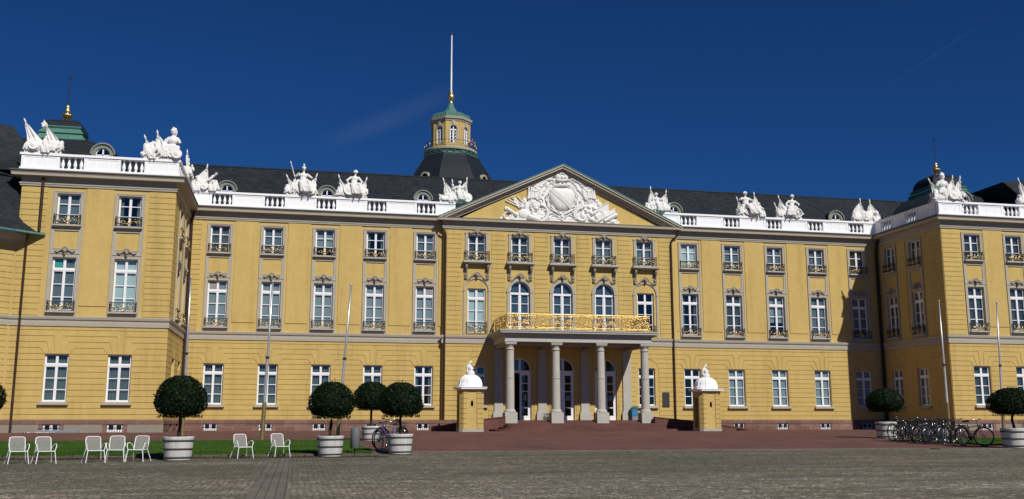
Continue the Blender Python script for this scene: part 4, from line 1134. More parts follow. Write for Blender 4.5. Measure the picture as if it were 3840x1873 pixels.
# figures and trophies right
for p,rd in (((1790,830),42),((1890,850),44),((1740,910),40)):
    E(*p,rd,rd,.30); E(p[0]+6,p[1]+75,48,60,.24); E(p[0],p[1]-30,rd*1.1,22,.24)
Tb([(1830,960),(1960,880),(1900,820)],[28,22,16],d=.24); E(1700,1010,60,60,.22); E(1650,960,40,70,.18); Tb([(1780,1040),(1950,1110)],[40,32],d=.2)
x=[rp(*p) for p in ((1900,1000),(1960,1105),(2065,1040),(2010,940))]; rel.prism(x,-.30,0,back=True)
x=[rp(*p) for p in ((1950,860),(2120,960),(2175,870),(2170,740))]; rel.prism(x,-.10,0,back=True)
Tb([(1950,850),(2180,710)],12,d=.16); Tb([(2075,1090),(2330,960)],[36,48],d=.22); Tb([(2070,1020),(2290,905)],[24,34],d=.16); Tb([(2090,960),(2300,850)],[16,22],d=.12)
E(2090,960,55,70,.2); E(2240,1090,75,50,.2); E(1965,700,26,52,.14); E(1990,760,60,60,.16); E(1925,690,40,30,.12,.6)
for p in ((2330,1095),(2365,1125),(2300,1135),(2345,1140),(2200,1120)): E(*p,26,24,.14)
for k in range(28): E(rr.uniform(420,900),rr.uniform(880,1070),rr.uniform(18,40),rr.uniform(14,30),.12,rr.uniform(0,3)); E(rr.uniform(1620,2250),rr.uniform(920,1120),rr.uniform(18,40),rr.uniform(14,30),.12,rr.uniform(0,3))
for k in range(150):
    a=rr.uniform(0,2*PI); q=rr.uniform(1.35,1.8); x_,y_=1262+300*q*math.cos(a),650-290*q*math.sin(a)
    if y_<330+abs(x_-1262)*.5 or y_>1050: continue
    b_=a+rr.uniform(-.7,.7); L_=rr.uniform(22,48)
    Tb([(x_,y_),(x_+L_*math.cos(b_)*.6,y_-L_*math.sin(b_)*.6-8),(x_+L_*math.cos(b_),y_-L_*math.sin(b_)+8)],[4,9,4],d=.17)
# backing so that the carving is one body
x=[rp(*p) for p in ((130,1060),(420,900),(620,700),(700,470),(900,330),(1130,250),(1400,255),(1640,340),(1800,480),(1890,700),(2050,800),(2250,930),(2370,1140))]
rel.prism(x,-.05,.02,back=True)
REL=part('pediment_relief',baked(rel,[M['sculpt']],.028,.012,.06,0,'pediment_relief'),None,palace) if False else put('pediment_relief',baked(rel,[M['sculpt']],.020,.008,.05,0,'pediment_relief'),palace)
sh=MB(FR)
out=[(1000,520),(1010,660),(1060,760),(1110,830),(1200,905),(1262,880),(1320,905),(1400,850),(1470,780),(1510,680),(1515,580),(1490,500),(1430,450),(1350,435),(1250,445),(1140,435),(1050,455)]
P=[rp(*p) for p in out]; cx,cz=rp(1260,650); ringn=[(1.0,.10),(.93,.26),(.6,.36),(.25,.40)]
vs=[];fs=[];n=len(P)
for k,d in ringn: vs+=[(cx+(x-cx)*k,-d,cz+(z-cz)*k) for x,z in P]
for k in range(3):
    for i in range(n): j=(i+1)%n; fs.append((k*n+i,k*n+j,(k+1)*n+j,(k+1)*n+i))
fs.append(tuple(range(3*n,4*n))); fs.append(tuple(range(n-1,-1,-1)))
sh.add(vs,fs,0,True); part('coat_of_arms_shield',sh,M['sculpt'],REL)
bd=MB(FR)
def bandp(p,d): x,z=rp(*p); return (x,-d,z)
# raised band bounded by two ridges
for a,b in (((1000,480),(1400,870)),((1090,455),(1475,830))):
    Tb([( a[0]+(b[0]-a[0])*t, a[1]+(b[1]-a[1])*t) for t in (0,.25,.5,.75,1)],5,bd,0)
for k in range(len(bd.v)): pass
bd=MB(FR)
def dome(px,py):
    x,z=rp(px,py); 
    r=math.hypot((x-cx)/1.2,(z-cz)/1.08); return .26+.14*max(0,1-r*r)
for (a,b,c,d_) in [(((1005+(1405-1005)*t),(485+(865-485)*t)),((1005+(1405-1005)*(t+.1)),(485+(865-485)*(t+.1))),((1095+(1475-1095)*(t+.1)),(455+(825-455)*(t+.1))),((1095+(1475-1095)*t),(455+(825-455)*t))) for t in [i/10 for i in range(10)]]:
    q=[a,b,c,d_]; vv=[(rp(*p)[0],-dome(*p)-.045,rp(*p)[1]) for p in q]+[(rp(*p)[0],-.2,rp(*p)[1]) for p in q]
    bd.add(vv,[(0,1,2,3),(0,4,5,1),(2,6,7,3),(3,7,4,0),(1,5,6,2)])
part('diagonal_band',bd,mottled('shield_band',(.70,.68,.64),.04,2,12,.7),REL)

# ---------------------------------------------------------------- left and right side wings
ws=thing('side_wing','low yellow wing with concave slate mansard roof at the left edge','building',T(-24,66,.5))
ang=R(49.7); WF=T(-19.2,71.42,0)@RZ(PI/2-ang)  # u runs away from the viewer; negative u comes closer
mb=MB(); wall(WF,-14,1.5,.3,13.6,[],mb); mb.M=WF; mb.quad((-14,0,.3),(-14,9,.3),(-14,9,13.6),(-14,0,13.6)); part('wall',mb,M['plaster'],ws)
mb=MB(WF); 
rows(mb,-14,-.02,PL_T,BELT0,[]); rows(mb,-14,-.02,BELT1+.06,13.0,[],zref=BELT1+.06); part('rusticated_blocks',mb,M['plaster'],ws)
mb=MB(WF); profile(mb,-14,-.1,BELT); profile(mb,-14,.6,[(0,13.3),(.12,13.3),(.14,13.5),(.4,13.62),(.55,13.85),(.6,13.95),(0,14.0)]); part('cornice',mb,M['stone'],ws)
mb=MB(WF); profile(mb,-14,-.1,[(0,.3),(.12,.3),(.12,1.12),(.15,1.14),(.15,1.36),(.1,1.42),(0,1.425)]); part('plinth',mb,M['plinth_g'],ws)
mb=MB(WF); pr=[(-1.15,13.98),(-.75,14.2),(-.2,14.8),(.2,15.6),(.5,16.6),(.75,17.6),(.9,18.1)]
for (a,za),(b,zb) in zip(pr,pr[1:]): mb.quad((-14,a,za),(1.3-.35*max(0,a+.6),a,za),(1.3-.35*max(0,b+.6),b,zb),(-14,b,zb))
mb.quad((-14,.9,18.1),(.6,.9,18.1),(.6,1.6,18.4),(-14,1.6,18.4)); 

for (a,za),(b,zb) in zip(pr,pr[1:]): mb.quad((1.3-.35*max(0,a+.6),a,za),(1.3-.35*max(0,a+.6),2.5,za),(1.3-.35*max(0,b+.6),2.5,zb),(1.3-.35*max(0,b+.6),b,zb))
part('mansard_roof',mb,M['slate'],ws)
mb=MB(WF); mb.tube([(-14,-1.17,13.96),(1.35,-1.17,13.96)],.10,6); mb.tube([(1.35,-1.17,13.96),(1.35,.3,13.96)],.10,6); part('gutter',mb,M['copper'],ws)
mb=MB(WF); 
for c in (-2.35,-6.5):
    mb=MB(WF); mb.box(c-.62,c+.62,-.30,.9,14.95,17.0); mb.prism([(c-.75,17.0),(c+.75,17.0),(c+.5,17.35),(c,17.5),(c-.5,17.35)],-.4,1.0,back=True)
    part('attic_dormer',mb,M['stone'],ws)
mb=MB(); A_=(-21.3,76,22.85);B_=(-36,67,22.85);C_=(-20.45,76.1,21.7);D_=(-20.15,74.6,19.2);E_=(-19.95,74.2,18.1)
mb.add([A_,B_,(-30,62,18.1),(-19.9,71.9,18.1),E_,D_,C_],[(0,1,2,3,4,5,6)]); mb.add([A_,C_,D_,E_,(-19.9,84,18.1),(-22,84,22.85)],[(0,1,2,3,4,5)]); mb.add([A_,B_,(-40,80,18),(-22,84,22.85)],[(0,3,2,1)])
part('upper_roof',mb,M['slate'],ws)
we=thing('side_wing','dark hipped slate roof of the wing behind the right pavilion','building',T(72,80,.5))
mb=MB(); P1=(65.9,86,24.0);P2=(64.9,78.6,23.75)
Rg=(82,73,24.3); e1=(64.3,75.0,18.2)
mb.add([P1,P2,(67.4,74.6,18.3),(62.9,86.6,18.2)],[(0,3,2,1)])
mb.add([P2,(67.4,74.6,18.3),(85,66,18.3),Rg],[(0,1,2,3)])
mb.add([P1,P2,Rg,(84,90,18)],[(0,1,2,3)])
part('hipped_roof',mb,M['slate'],we)
mb=MB(); mb.add([(62.8,75.2,.4),(84,66,.4),(84,90,.4),(62.8,90,.4),(62.8,75.2,18.2),(84,66,18.2),(84,90,18.2),(62.8,90,18.2)],[(0,1,5,4),(1,2,6,5),(2,3,7,6),(3,0,4,7)]); part('wall',mb,M['plaster'],we)

# ---------------------------------------------------------------- tower
TX,TY=21.9,146.0
tw=thing('tower','octagonal tower with green copper top and white flagpole behind the roof','tower',T(TX,TY,.5))
O8=PI/8; k8=1/math.cos(O8); n8=8
def oct_(mb,prof,mi=0): mb.lathe([(r*k8,z) for r,z in prof],8,(TX,TY,0),mi,sm=False,rot=O8)
mb=MB(); oct_(mb,[(6.2,.5),(6.2,35.5)]); part('tower_shaft',mb,M['plaster'],tw)
mb=MB(); oct_(mb,[(7.2,35.3),(6.6,36.6),(6.1,37.6),(5.7,38.4),(5.15,39.4),(4.65,40.2),(4.25,40.9),(4.05,41.35)]); TR=part('bell_roof',mb,M['lead'],tw)
for i in range(8):
    a=O8+i*PI/4; mb=MB()
    mb.tube([(TX+r*k8*math.cos(a),TY+r*k8*math.sin(a),z+.03) for r,z in [(7.2,35.3),(6.6,36.6),(6.1,37.6),(5.7,38.4),(5.15,39.4),(4.65,40.2),(4.25,40.9),(4.05,41.35)]],.06,5)
    part('hip_roll',mb,M['lead'],TR)
for a in (PI*1.5-PI/4,PI*1.5+PI/4):
    d=MB(); nn=12
    for k in range(nn):
        p=[(-.55*math.cos(PI*k/nn),.55*math.sin(PI*k/nn)),(-.8*math.cos(PI*k/nn),.8*math.sin(PI*k/nn)),(-.8*math.cos(PI*(k+1)/nn),.8*math.sin(PI*(k+1)/nn)),(-.55*math.cos(PI*(k+1)/nn),.55*math.sin(PI*(k+1)/nn))]
        d.prism(p,-.1,.9)
    part('roof_eye',d,M['stone'],tw,T(TX,TY,37.2)@RZ(a+PI/2)@T(0,-6.35,0))
mb=MB(); oct_(mb,[(4.0,41.25),(4.12,41.3),(4.12,41.40),(3.72,41.46),(3.6,41.9),(3.7,41.98)])
for i in range(24):
    a=2*PI*i/24; mb.ell((TX+3.9*math.cos(a),TY+3.9*math.sin(a),41.7),(.12,.12,.2),6,4)
    b=2*PI*(i+.5)/24; mb.tube([(TX+4.02*math.cos(a),TY+4.02*math.sin(a),41.78),(TX+4.06*math.cos(b),TY+4.06*math.sin(b),41.56),(TX+4.02*math.cos(a+2*PI/24),TY+4.02*math.sin(a+2*PI/24),41.78)],.06,5)
part('copper_festoon_band',mb,M['copper'],tw)
mb=MB(); mb.lathe([(3.9,41.95),(4.1,42.05),(4.15,42.3),(4.12,42.42),(2.8,42.45)],40,(TX,TY,0),sm=False); part('balcony_ring',mb,M['stone'],tw)
mb=MB()
for z,r in ((43.45,.035),(42.6,.025)): mb.tube([(TX+4.02*math.cos(2*PI*i/40),TY+4.02*math.sin(2*PI*i/40),z) for i in range(40)],r,5,closed=True)
for i in range(80): a=2*PI*i/80; mb.tube([(TX+4.02*math.cos(a),TY+4.02*math.sin(a),42.42),(TX+4.02*math.cos(a),TY+4.02*math.sin(a),43.45)],.014,4)
RT=part('tower_railing',mb,M['iron'],tw)
mb=MB()
for i in range(24): a=2*PI*i/24; mb.ell((TX+4.06*math.cos(a),TY+4.06*math.sin(a),43.0),(.06,.06,.26),6,5)
part('gilded_balusters',mb,M['gold'],RT)
# lantern walls, each face with an arched window
mb=MB(); st_=MB()
fw=2.85*2*math.tan(O8)
tower_fr=MB()
for i in range(8):
    F8=T(TX,TY,0)@RZ(i*PI/4)@T(0,-2.85,0)
    wall(F8,-fw/2,fw/2,42.4,46.8,[(-.55,.55,43.25,46.05,'arch')],mb,rev=.25)
    st_.M=F8; mb.M=F8
    for s in (-1,1):
        mb.box(s*(fw/2-.26),s*(fw/2-.02),-.05,0,42.4,46.6)
    for k in range(12):
        a0,a1=PI*k/12,PI*(k+1)/12; zs=45.5
        st_.prism([(-.55*math.cos(a0),zs+.55*math.sin(a0)),(-.72*math.cos(a0),zs+.72*math.sin(a0)),(-.72*math.cos(a1),zs+.72*math.sin(a1)),(-.55*math.cos(a1),zs+.55*math.sin(a1))],-.07,0)
    for s in (-1,1): st_.box(s*.55,s*.70,-.07,0,43.25,45.5)
    st_.prism([(-.12,46.0),(.12,46.0),(.26,46.75),(-.26,46.75)],-.14,0)
part('lantern_wall',mb,M['plaster'],tw); part('lantern_trim',st_,M['stone'],tw)
WT=winmesh(1.10,2.8,'arch')
for i in range(8):
    F8=T(TX,TY,0)@RZ(i*PI/4)@T(0,-2.85,0); w=put('window',WT[0],tw,F8@T(0,-.05,43.25)); put('pane',WT[1],w,F8@T(0,-.05,43.25))
mb=MB(); oct_(mb,[(2.4,42.5),(2.4,46.7)]); part('room_lining',mb,M['dark'],tw)
mb=MB(); oct_(mb,[(2.85,46.75),(2.95,46.75),(3.0,46.95),(3.15,47.05),(3.2,47.3),(3.22,47.4),(2.7,47.5)]); part('lantern_cornice',mb,M['stone'],tw)
mb=MB(); oct_(mb,[(2.8,47.42),(2.78,47.7),(2.72,48.15),(2.55,48.25),(1.9,48.5),(1.3,48.75),(.85,49.1),(.55,49.6),(.38,50.1),(.3,50.45)])
for i in range(56):
    a=2*PI*(i+.5)/56; rr_=2.80/max(math.cos(((a+O8)%(PI/4))-O8),.5)
    mb.box(TX+rr_*math.cos(a)-.03,TX+rr_*math.cos(a)+.03,TY+rr_*math.sin(a)-.03,TY+rr_*math.sin(a)+.03,47.5,48.12)
part('copper_roof',mb,M['copper'],tw)
mb=MB(); mb.lathe([(.30,50.4),(.34,50.5),(.22,50.6),(.24,50.8),(.45,51.1),(.55,51.4),(.50,51.7),(.28,51.9),(.25,52.0),(.34,52.1),(.33,52.25),(.16,52.35)],16,(TX,TY,0)); part('gilded_urn',mb,M['gold'],tw)
mb=MB(); mb.lathe([(.15,52.2),(.145,55.5),(.13,55.6),(.105,61.7),(.10,61.8)],12,(TX,TY,0)); fp=part('flagpole',mb,M['white'],tw)
mb=MB(); mb.lathe([(.22,61.8),(.24,61.95),(.18,62.1),(.05,62.2)],12,(TX,TY,0)); part('pole_cap',mb,M['iron'],fp)

# people on the tower balcony
def person(x,y,z,rot,label,mats,arm):
    mb=MB()
    mb.caps((-.09,0,.05),(-.10,0,.48),.055,.07); mb.caps((.09,0,.05),(.10,0,.48),.055,.07)
    mb.caps((-.10,0,.48),(-.09,0,.90),.07,.10); mb.caps((.10,0,.48),(.09,0,.90),.07,.10)
    mb.ell((0,0,.95),(.17,.12,.13)); mb.ell((0,0,1.15),(.16,.11,.2)); mb.ell((0,0,1.32),(.20,.11,.14)); mb.caps((0,0,1.42),(0,0,1.52),.05,.05)
    mb.ell((0,-.01,1.62),(.085,.10,.12)); mb.ell((0,-.11,1.61),(.02,.03,.03),6,4)
    for s in (-1,1):
        e=(s*.27,-.05,1.12); h=(s*.2,-.32,1.05+arm)
        mb.caps((s*.20,0,1.38),e,.055,.045); mb.caps(e,h,.045,.03)
        for k in range(5): mb.caps(h,(h[0]+(k-2)*.018,h[1]-.08,h[2]-.02*(k==0)),.014,.010,5)
    me=baked(mb,mats,.02,0,0,1,'person')
    for m in mats[1:]:
        pass
    while len(me.materials)<3: me.materials.append(mats[len(me.materials)])
    for p in me.polygons:
        c=p.center; p.material_index=0 if c.z>1.45 or (c.y<-.27) else (1 if c.z>.93 else 2)
    o=put('person',me,None,T(x,y,z)@RZ(rot)); o['label']=label;o['category']='person'; o['group']='visitors on the tower balcony'
    hm=MB(); hm.ell((0,.02,1.66),(.095,.10,.105)); part('hair',hm,M['trunk'],o,T(x,y,z)@RZ(rot))
for k,(dx,lab,mt,a) in enumerate(((2.45,'person in pale shirt at the tower railing, nearest the lantern wall','cloth_w',0),(3.05,'person in red jacket between two others on the tower balcony','cloth_r',.05),(3.62,'person in pale top standing outermost at the right of the tower balcony','cloth_w',-.05))):
    yy=-math.sqrt(3.72**2-dx**2); person(TX+dx,TY+yy,42.45,math.atan2(yy,dx)+PI/2,lab,[M['skin'],M[mt],M['cloth_b']],a)

# ---------------------------------------------------------------- sculpture groups on the balustrade
def flag(base,tip,w,seed,side=0):
    """a furled standard: spear headed pole with cloth hanging in folds to both sides"""
    mb=MB(); b=Vector(base);t=Vector(tip);ax=(b-t); L=ax.length; ax.normalize()
    mb.tube([t,b],.032,6); mb.tube([t-ax*.30,t-ax*.13,t-ax*.05,t+ax*.03],[.006,.062,.078,.03],8)
    mb.ell(t+ax*.06,(.07,.07,.05),8,5); rs=random.Random(seed*13)
    lean=1 if ax.x<0 else -1          # the cloth falls away from the leaning side
    for sd,ww in ((-lean,2.35),(lean,1.0)):
        NQ=13;NS=9;v=[];f=[]; ph=rs.uniform(0,6)
        for layer in (0,1):
            for k in range(NQ):
                q=k/(NQ-1)
                for j in range(NS):
                    u=j/(NS-1); reach=w*ww*((q**.62)*.55+.45*q)*(1-.25*max(0,q-.75)/.25*u)
                    p=t+ax*(.10+q*L*.88)
                    x=p.x+sd*reach*u+ (.03*math.sin(q*9+ph))*u; z=p.z-.30*reach*u*(1-u*.4)+.05*math.sin(6*u+ph)*q
                    z=max(z,.12); y=p.y-(.11+.02*layer*0)*math.sin(u*9.5+q*2.2+ph)*(.35+q)*.9*min(1,u*3+.15)-.05*q
                    v.append((x,y+(-.035 if layer==0 else .035),z))
        n=NQ*NS
        for k in range(NQ-1):
            for j in range(NS-1):
                i=k*NS+j; f.append((i,i+1,i+NS+1,i+NS)); f.append((n+i,n+i+NS,n+i+NS+1,n+i+1))
        for j in range(NS-1):
            i=(NQ-1)*NS+j; f.append((i,i+1,n+i+1,n+i))
        for k in range(NQ-1):
            i=k*NS+NS-1; f.append((i,i+NS,n+i+NS,n+i))
        mb.add(v,f,0,True)
    for k in range(3): mb.ell((t.x+ax.x*.22+rs.uniform(-.05,.05),-.06,t.z+ax.z*.22-.05*k),(.07,.06,.06),6,4)
    return mb
def figure(x,z,s,lean=0,arms=((.5,.2),( -.5,.3)),legs=(1,),helmet=False,wide=1):
    """seated draped figure; x,z seat position, s scale"""
    mb=MB(); m=lambda p:(x+p[0]*s,p[1]*s-.05,z+p[2]*s)
    sh=lean
    mb.ell(m((0,0,.1)),(.30*s*wide,.26*s,.22*s)); mb.ell(m((sh*.3,-.02,.42)),(.22*s*wide,.17*s,.28*s)); mb.ell(m((sh*.6,-.02,.68)),(.27*s*wide,.17*s,.18*s))
    mb.caps(m((sh*.75,0,.84)),m((sh*.9,-.02,.96)),.075*s,.07*s); hd=(sh,-.04,1.10)
    mb.ell(m(hd),(.10*s,.12*s,.135*s)); mb.ell(m((hd[0],hd[1]-.14,hd[2]-.01)),(.03*s,.05*s,.05*s))
    if helmet:
        mb.ell(m((hd[0],hd[1]+.02,hd[2]+.08)),(.155*s,.18*s,.12*s)); mb.tube([m((hd[0],hd[1]-.14,hd[2]+.2)),m((hd[0],hd[1]-.02,hd[2]+.30)),m((hd[0],hd[1]+.16,hd[2]+.2)),m((hd[0]+.03,hd[1]+.22,hd[2]))],[.04*s,.07*s,.06*s,.04*s],7)
    else:
        for a in range(6): q=a*PI/5; mb.ell(m((hd[0]+.11*math.cos(q),hd[1]+.03,hd[2]+.02+.12*math.sin(q))),.06*s,6,4)
    for (dx,dz),sd in zip(arms,(1,-1)):
        sh0=m((sh*.6+sd*.26,-.02,.74)); el=m((sh*.5+sd*.40+dx*.25,-.12,.50+dz*.3)); ha=m((sh*.5+dx*.9,-.22,.42+dz))
        mb.caps(sh0,el,.085*s,.065*s); mb.caps(el,ha,.065*s,.045*s)
        for k in range(5): mb.caps(ha,(ha[0]+(k-2)*.02*s+.03*dx*s,ha[1]-.05*s,ha[2]+.05*s*(1 if dz>0 else -1)),.018*s,.012*s,5)
    for sd in (-1,1):
        kn=m((sd*.22+legs[0]*.12,-.42,.16+.05*sd)); ft=m((sd*.2+legs[0]*.32,-.50,-.42))
        mb.caps(m((sd*.14,-.05,.08)),kn,.15*s,.12*s); mb.caps(kn,ft,.11*s,.07*s); mb.caps(ft,(ft[0]+.03*s,ft[1]-.14*s,ft[2]-.04*s),.06*s,.04*s)
    rs=random.Random(int(x*100)+int(s*77))
    for k in range(9):  # folds of cloth over the lap
        xx=-.32+.08*k+legs[0]*.1; mb.tube([m((xx,-.1,.26)),m((xx+.04,-.42,.22)),m((xx+.10*legs[0],-.48,-.1)),m((xx+.16*legs[0],-.42,-.45))],[.05*s,.07*s,.06*s,.08*s],6)
    return mb
def rocks(mb,w,z0,z1,seed,n=22):
    rs=random.Random(seed)
    for k in range(n):
        x=rs.uniform(-w/2,w/2)*.92; h=1.25*rs.uniform(z0,z1)*(1-.45*abs(2*x/w))
        mb.ell((x,rs.uniform(-.2,.15),h*.5),(rs.uniform(.16,.3),rs.uniform(.18,.3),h*.55+.06),7,5,rot=Matrix.Rotation(rs.uniform(-.6,.6),3,'Y'))
        mb.tube([(x,-.25,h*.9),(x+rs.uniform(-.3,.3),-.38,h*.4),(x+rs.uniform(-.4,.4),-.4,.02)],[.05,.08,.05],6)
def shieldm(x,z,r,a=0,y=-.42):
    mb=MB(); mb.M=T(x,y,z)@Matrix.Rotation(a,4,'Y')@Matrix.Rotation(R(78),4,'X')
    mb.lathe([(r,0),(r*1.02,.04),(r*.9,.07),(r*.85,.05),(r*.5,.12),(r*.1,.17),(.01,.18)],20); return mb
def wheelm(x,z,r,y=-.45):
    mb=MB(); mb.tube([(x+r*math.cos(2*PI*i/20),y,z+r*math.sin(2*PI*i/20)) for i in range(20)],.055,6,closed=True); mb.ell((x,y,z),(.1,.12,.1))
    for k in range(8): mb.tube([(x,y,z),(x+r*math.cos(PI*k/4),y,z+r*math.sin(PI*k/4))],.035,5)
    return mb
def cannon(x0,z0,x1,z1,r=.10,y=-.3):
    mb=MB(); a=Vector((x0,y,z0));b=Vector((x1,y,z1)); d=(b-a)
    mb.tube([a,a+d*.1,a+d*.5,a+d*.85,a+d*.9,b],[r*1.1,r*1.2,r,r*.85,r*1.25,r*1.2],12,sm=True); return mb
def torso(x,z,s):
    mb=MB(); mb.ell((x,-.1,z+.30),(.26*s,.2*s,.3*s)); mb.ell((x,-.1,z+.72*s),(.36*s,.24*s,.3*s)); mb.ell((x,-.08,z+.95*s),(.30*s,.2*s,.14*s))
    for sd in (-1,1): mb.caps((x+sd*.30*s,-.1,z+.88*s),(x+sd*.46*s,-.12,z+.62*s),.13*s,.12*s)
    mb.caps((x,-.1,z+1.0*s),(x,-.1,z+1.22*s),.09*s,.08*s); mb.ell((x,-.1,z+1.32*s),(.17*s,.19*s,.18*s)); mb.ell((x-.03,-.12,z+1.44*s),(.2*s,.22*s,.15*s))
    mb.tube([(x-.12*s,-.1,z+1.5*s),(x-.02,-.1,z+1.68*s),(x+.12*s,-.1,z+1.6*s),(x+.2*s,-.05,z+1.35*s),(x+.16*s,0,z+1.1*s)],[.06,.1,.11,.09,.05],8)
    for k in range(7): mb.tube([(x-.3*s+.1*s*k,-.28,z+.36),(x-.38*s+.13*s*k,-.33,z-.05)],[.06,.07],6)
    return mb
def helmetm(x,z,s):
    mb=MB(); mb.ell((x,-.35,z),(.17*s,.2*s,.18*s)); mb.tube([(x-.18*s,-.35,z+.1*s),(x,-.35,z+.28*s),(x+.2*s,-.35,z+.12*s),(x+.24*s,-.35,z-.1*s)],[.05*s,.08*s,.07*s,.04*s],7); mb.ell((x-.02,-.48,z-.1*s),(.1*s,.08*s,.08*s)); return mb
def sculpture(mw,label,items,w=2.5,rock=(.3,.8),seed=1):
    t=thing('sculpture_group',label,'sculpture',mw,'white sculptures along the balustrade')
    b=MB(); b.bevbox(-w/2,w/2,-.30,.34,0,.16,.02); rocks_=MB()
    part('base',b,M['sculpt'],t,mw)
    rocks(rocks_,w,rock[0],rock[1],seed); rocks_.box(-w/2+.1,w/2-.1,-.25,.3,.1,.2)
    me=baked(rocks_,[M['sculpt']],.035,.03,.1,0,'carved_drapery'); put('carved_drapery',me,t,mw@T(0,0,.12))
    for it in items:
        k=it[0]
        if k=='flag': part('flag',flag(*it[1:]),M['sculpt'],t,mw)
        elif k=='fig': put('figure',baked(figure(*it[1][0:3],**it[2]),[M['sculpt']],.028,.012,.06,1,'figure'),t,mw)
        elif k=='torso': put('armoured_torso',baked(torso(*it[1:]),[M['sculpt']],.028,.01,.06,1,'armoured_torso'),t,mw)
        elif k=='shield': part('shield',shieldm(*it[1:]),M['sculpt'],t,mw)
        elif k=='wheel': part('wheel',wheelm(*it[1:]),M['sculpt'],t,mw)
        elif k=='cannon': part('cannon',cannon(*it[1:]),M['sculpt'],t,mw)
        elif k=='helmet': part('helmet',helmetm(*it[1:]),M['sculpt'],t,mw)
ZB=19.72
SY=81.06
def at(x,y=SY): return T(x,y,ZB)
sculpture(T(-17.95,71.56,ZB),'white trophy with one tall flag leaning left, outermost on the left pavilion corner',[
 ('flag',(-.45,0,.2),(-1.35,0,2.25),.42,1,.4),('flag',(.75,0,.3),(-.05,0,2.2),.36,2,.3),('helmet',-.05,1.95,.9),('cannon',.2,.3,1.15,.42,.12),('fig',(0,.35,.75),dict(lean=.15,helmet=False)),('shield',-.6,.5,.34,.3)],2.4,(.4,1.2),1)
sculpture(T(-10.15,71.56,ZB),'white headless looking armoured torso with plumed helmet beside two flags, on the left pavilion corner',[
 ('torso',.75,.72,1.0),('flag',(-.05,0,.3),(-.35,0,1.95),.40,3,.15),('flag',(-.75,0,.4),(-1.15,0,1.55),.26,4,0),('fig',(-.75,.3,.7),dict(lean=-.2)),('cannon',-.7,.25,-1.35,.35,.10),('shield',1.1,.4,.36,-.2)],2.5,(.6,1.2),2)
sculpture(T(-9.0,77.2,ZB)@RZ(PI/2),'white carved flag trophy on the short side balustrade of the left pavilion',[
 ('flag',(-.2,0,.3),(-.5,0,2.0),.36,5,.2),('flag',(.5,0,.3),(.8,0,1.7),.3,6,-.2),('helmet',.1,.9,1)],2.0,(.4,.9),3)
sculpture(at(-8.0),'white group with tent shaped flag and slanting cannon in the left inner corner',[
 ('flag',(-.15,0,.3),(.1,0,2.05),.52,7,-.3),('cannon',.3,.9,.95,1.5,.10),('fig',(.45,.35,.8),dict(lean=.15)),('fig',(-.75,.3,.75),dict(lean=.1)),('shield',0,.35,.3)],2.1,(.4,1.1),4)
sculpture(at(-.32),'white seated figure with tall spear, flags at both sides, second from the left corner',[
 ('fig',(.1,.85,1.30),dict(lean=.05,helmet=True,arms=((.55,.1),(-.3,.35)))),('cannon',-.45,1.2,-.95,2.9,.035,-.1),('flag',(-.6,0,.4),(-1.15,0,1.55),.30,8,0),('flag',(.8,0,.4),(1.2,0,1.75),.36,9,0),('shield',.75,.45,.40,.4)],2.5,(.6,1.2),5)
sculpture(at(3.86),'white seated figure bending over a large oval shield, above the left wing centre',[
 ('fig',(.1,.85,1.25),dict(lean=.12,arms=((.4,-.2),(-.5,0)))),('shield',-.25,.65,.50,.2),('flag',(-.7,0,.4),(-1.1,0,1.75),.30,10,0),('flag',(.8,0,.4),(1.15,0,1.65),.34,11,0)],2.5,(.6,1.15),6)
sculpture(at(12.55),'white angel like figure between raised flags beside the left end of the pediment',[
 ('flag',(-.4,0,.4),(-.95,0,1.95),.42,12,.1),('flag',(-.1,0,.5),(-.2,0,1.85),.22,13,0),('flag',(.8,0,.4),(1.05,0,2.1),.34,14,0),('fig',(.35,.7,1.0),dict(lean=.1,arms=((.5,.4),(-.4,.1)))),('fig',(-.5,.3,.65),dict(lean=-.3)),('shield',1.05,.45,.42,.2)],2.6,(.4,.8),7)
sculpture(at(30.95),'white pair of upright flags over a kneeling figure beside the right end of the pediment',[
 ('flag',(-.55,0,.3),(-.6,0,2.15),.40,15,-.2),('flag',(.6,0,.3),(.85,0,1.9),.40,16,0),('fig',(0,.55,1.0),dict(lean=-.1)),('cannon',.3,.3,1.1,.8,.08)],2.4,(.4,.9),8)
sculpture(at(39.95),'white bare chested reclining man with a flag behind his outstretched legs',[
 ('fig',(-.45,.78,1.25),dict(lean=-.02,legs=(2.2,),wide=1.15)),('flag',(.5,0,.4),(.45,0,2.1),.42,17,.2),('flag',(-.9,0,.4),(-1.25,0,1.6),.28,18,0),('fig',(.85,.35,.8),dict(lean=.05))],2.6,(.55,1.1),9)
sculpture(at(43.7),'white seated man leaning on a spoked gun wheel with a leaning flag at his left',[
 ('fig',(.35,.78,1.2),dict(lean=.12,arms=((.5,0),(-.6,-.1)),legs=(-1,))),('wheel',.75,.5,.42),('flag',(-.5,0,.4),(-.85,0,1.95),.34,19,.2),('flag',(-.9,0,.3),(-1.25,0,1.25),.22,20,0)],2.5,(.55,1.1),10)
sculpture(at(51.5),'white twin tent shaped flags side by side in the right inner corner',[
 ('flag',(-.35,0,.3),(-.3,0,2.05),.50,21,-.2),('flag',(.75,0,.3),(.7,0,2.0),.50,22,.1),('cannon',-.6,.25,-1.3,.35,.09),('helmet',1.1,.85,.9)],2.6,(.4,.9),11)
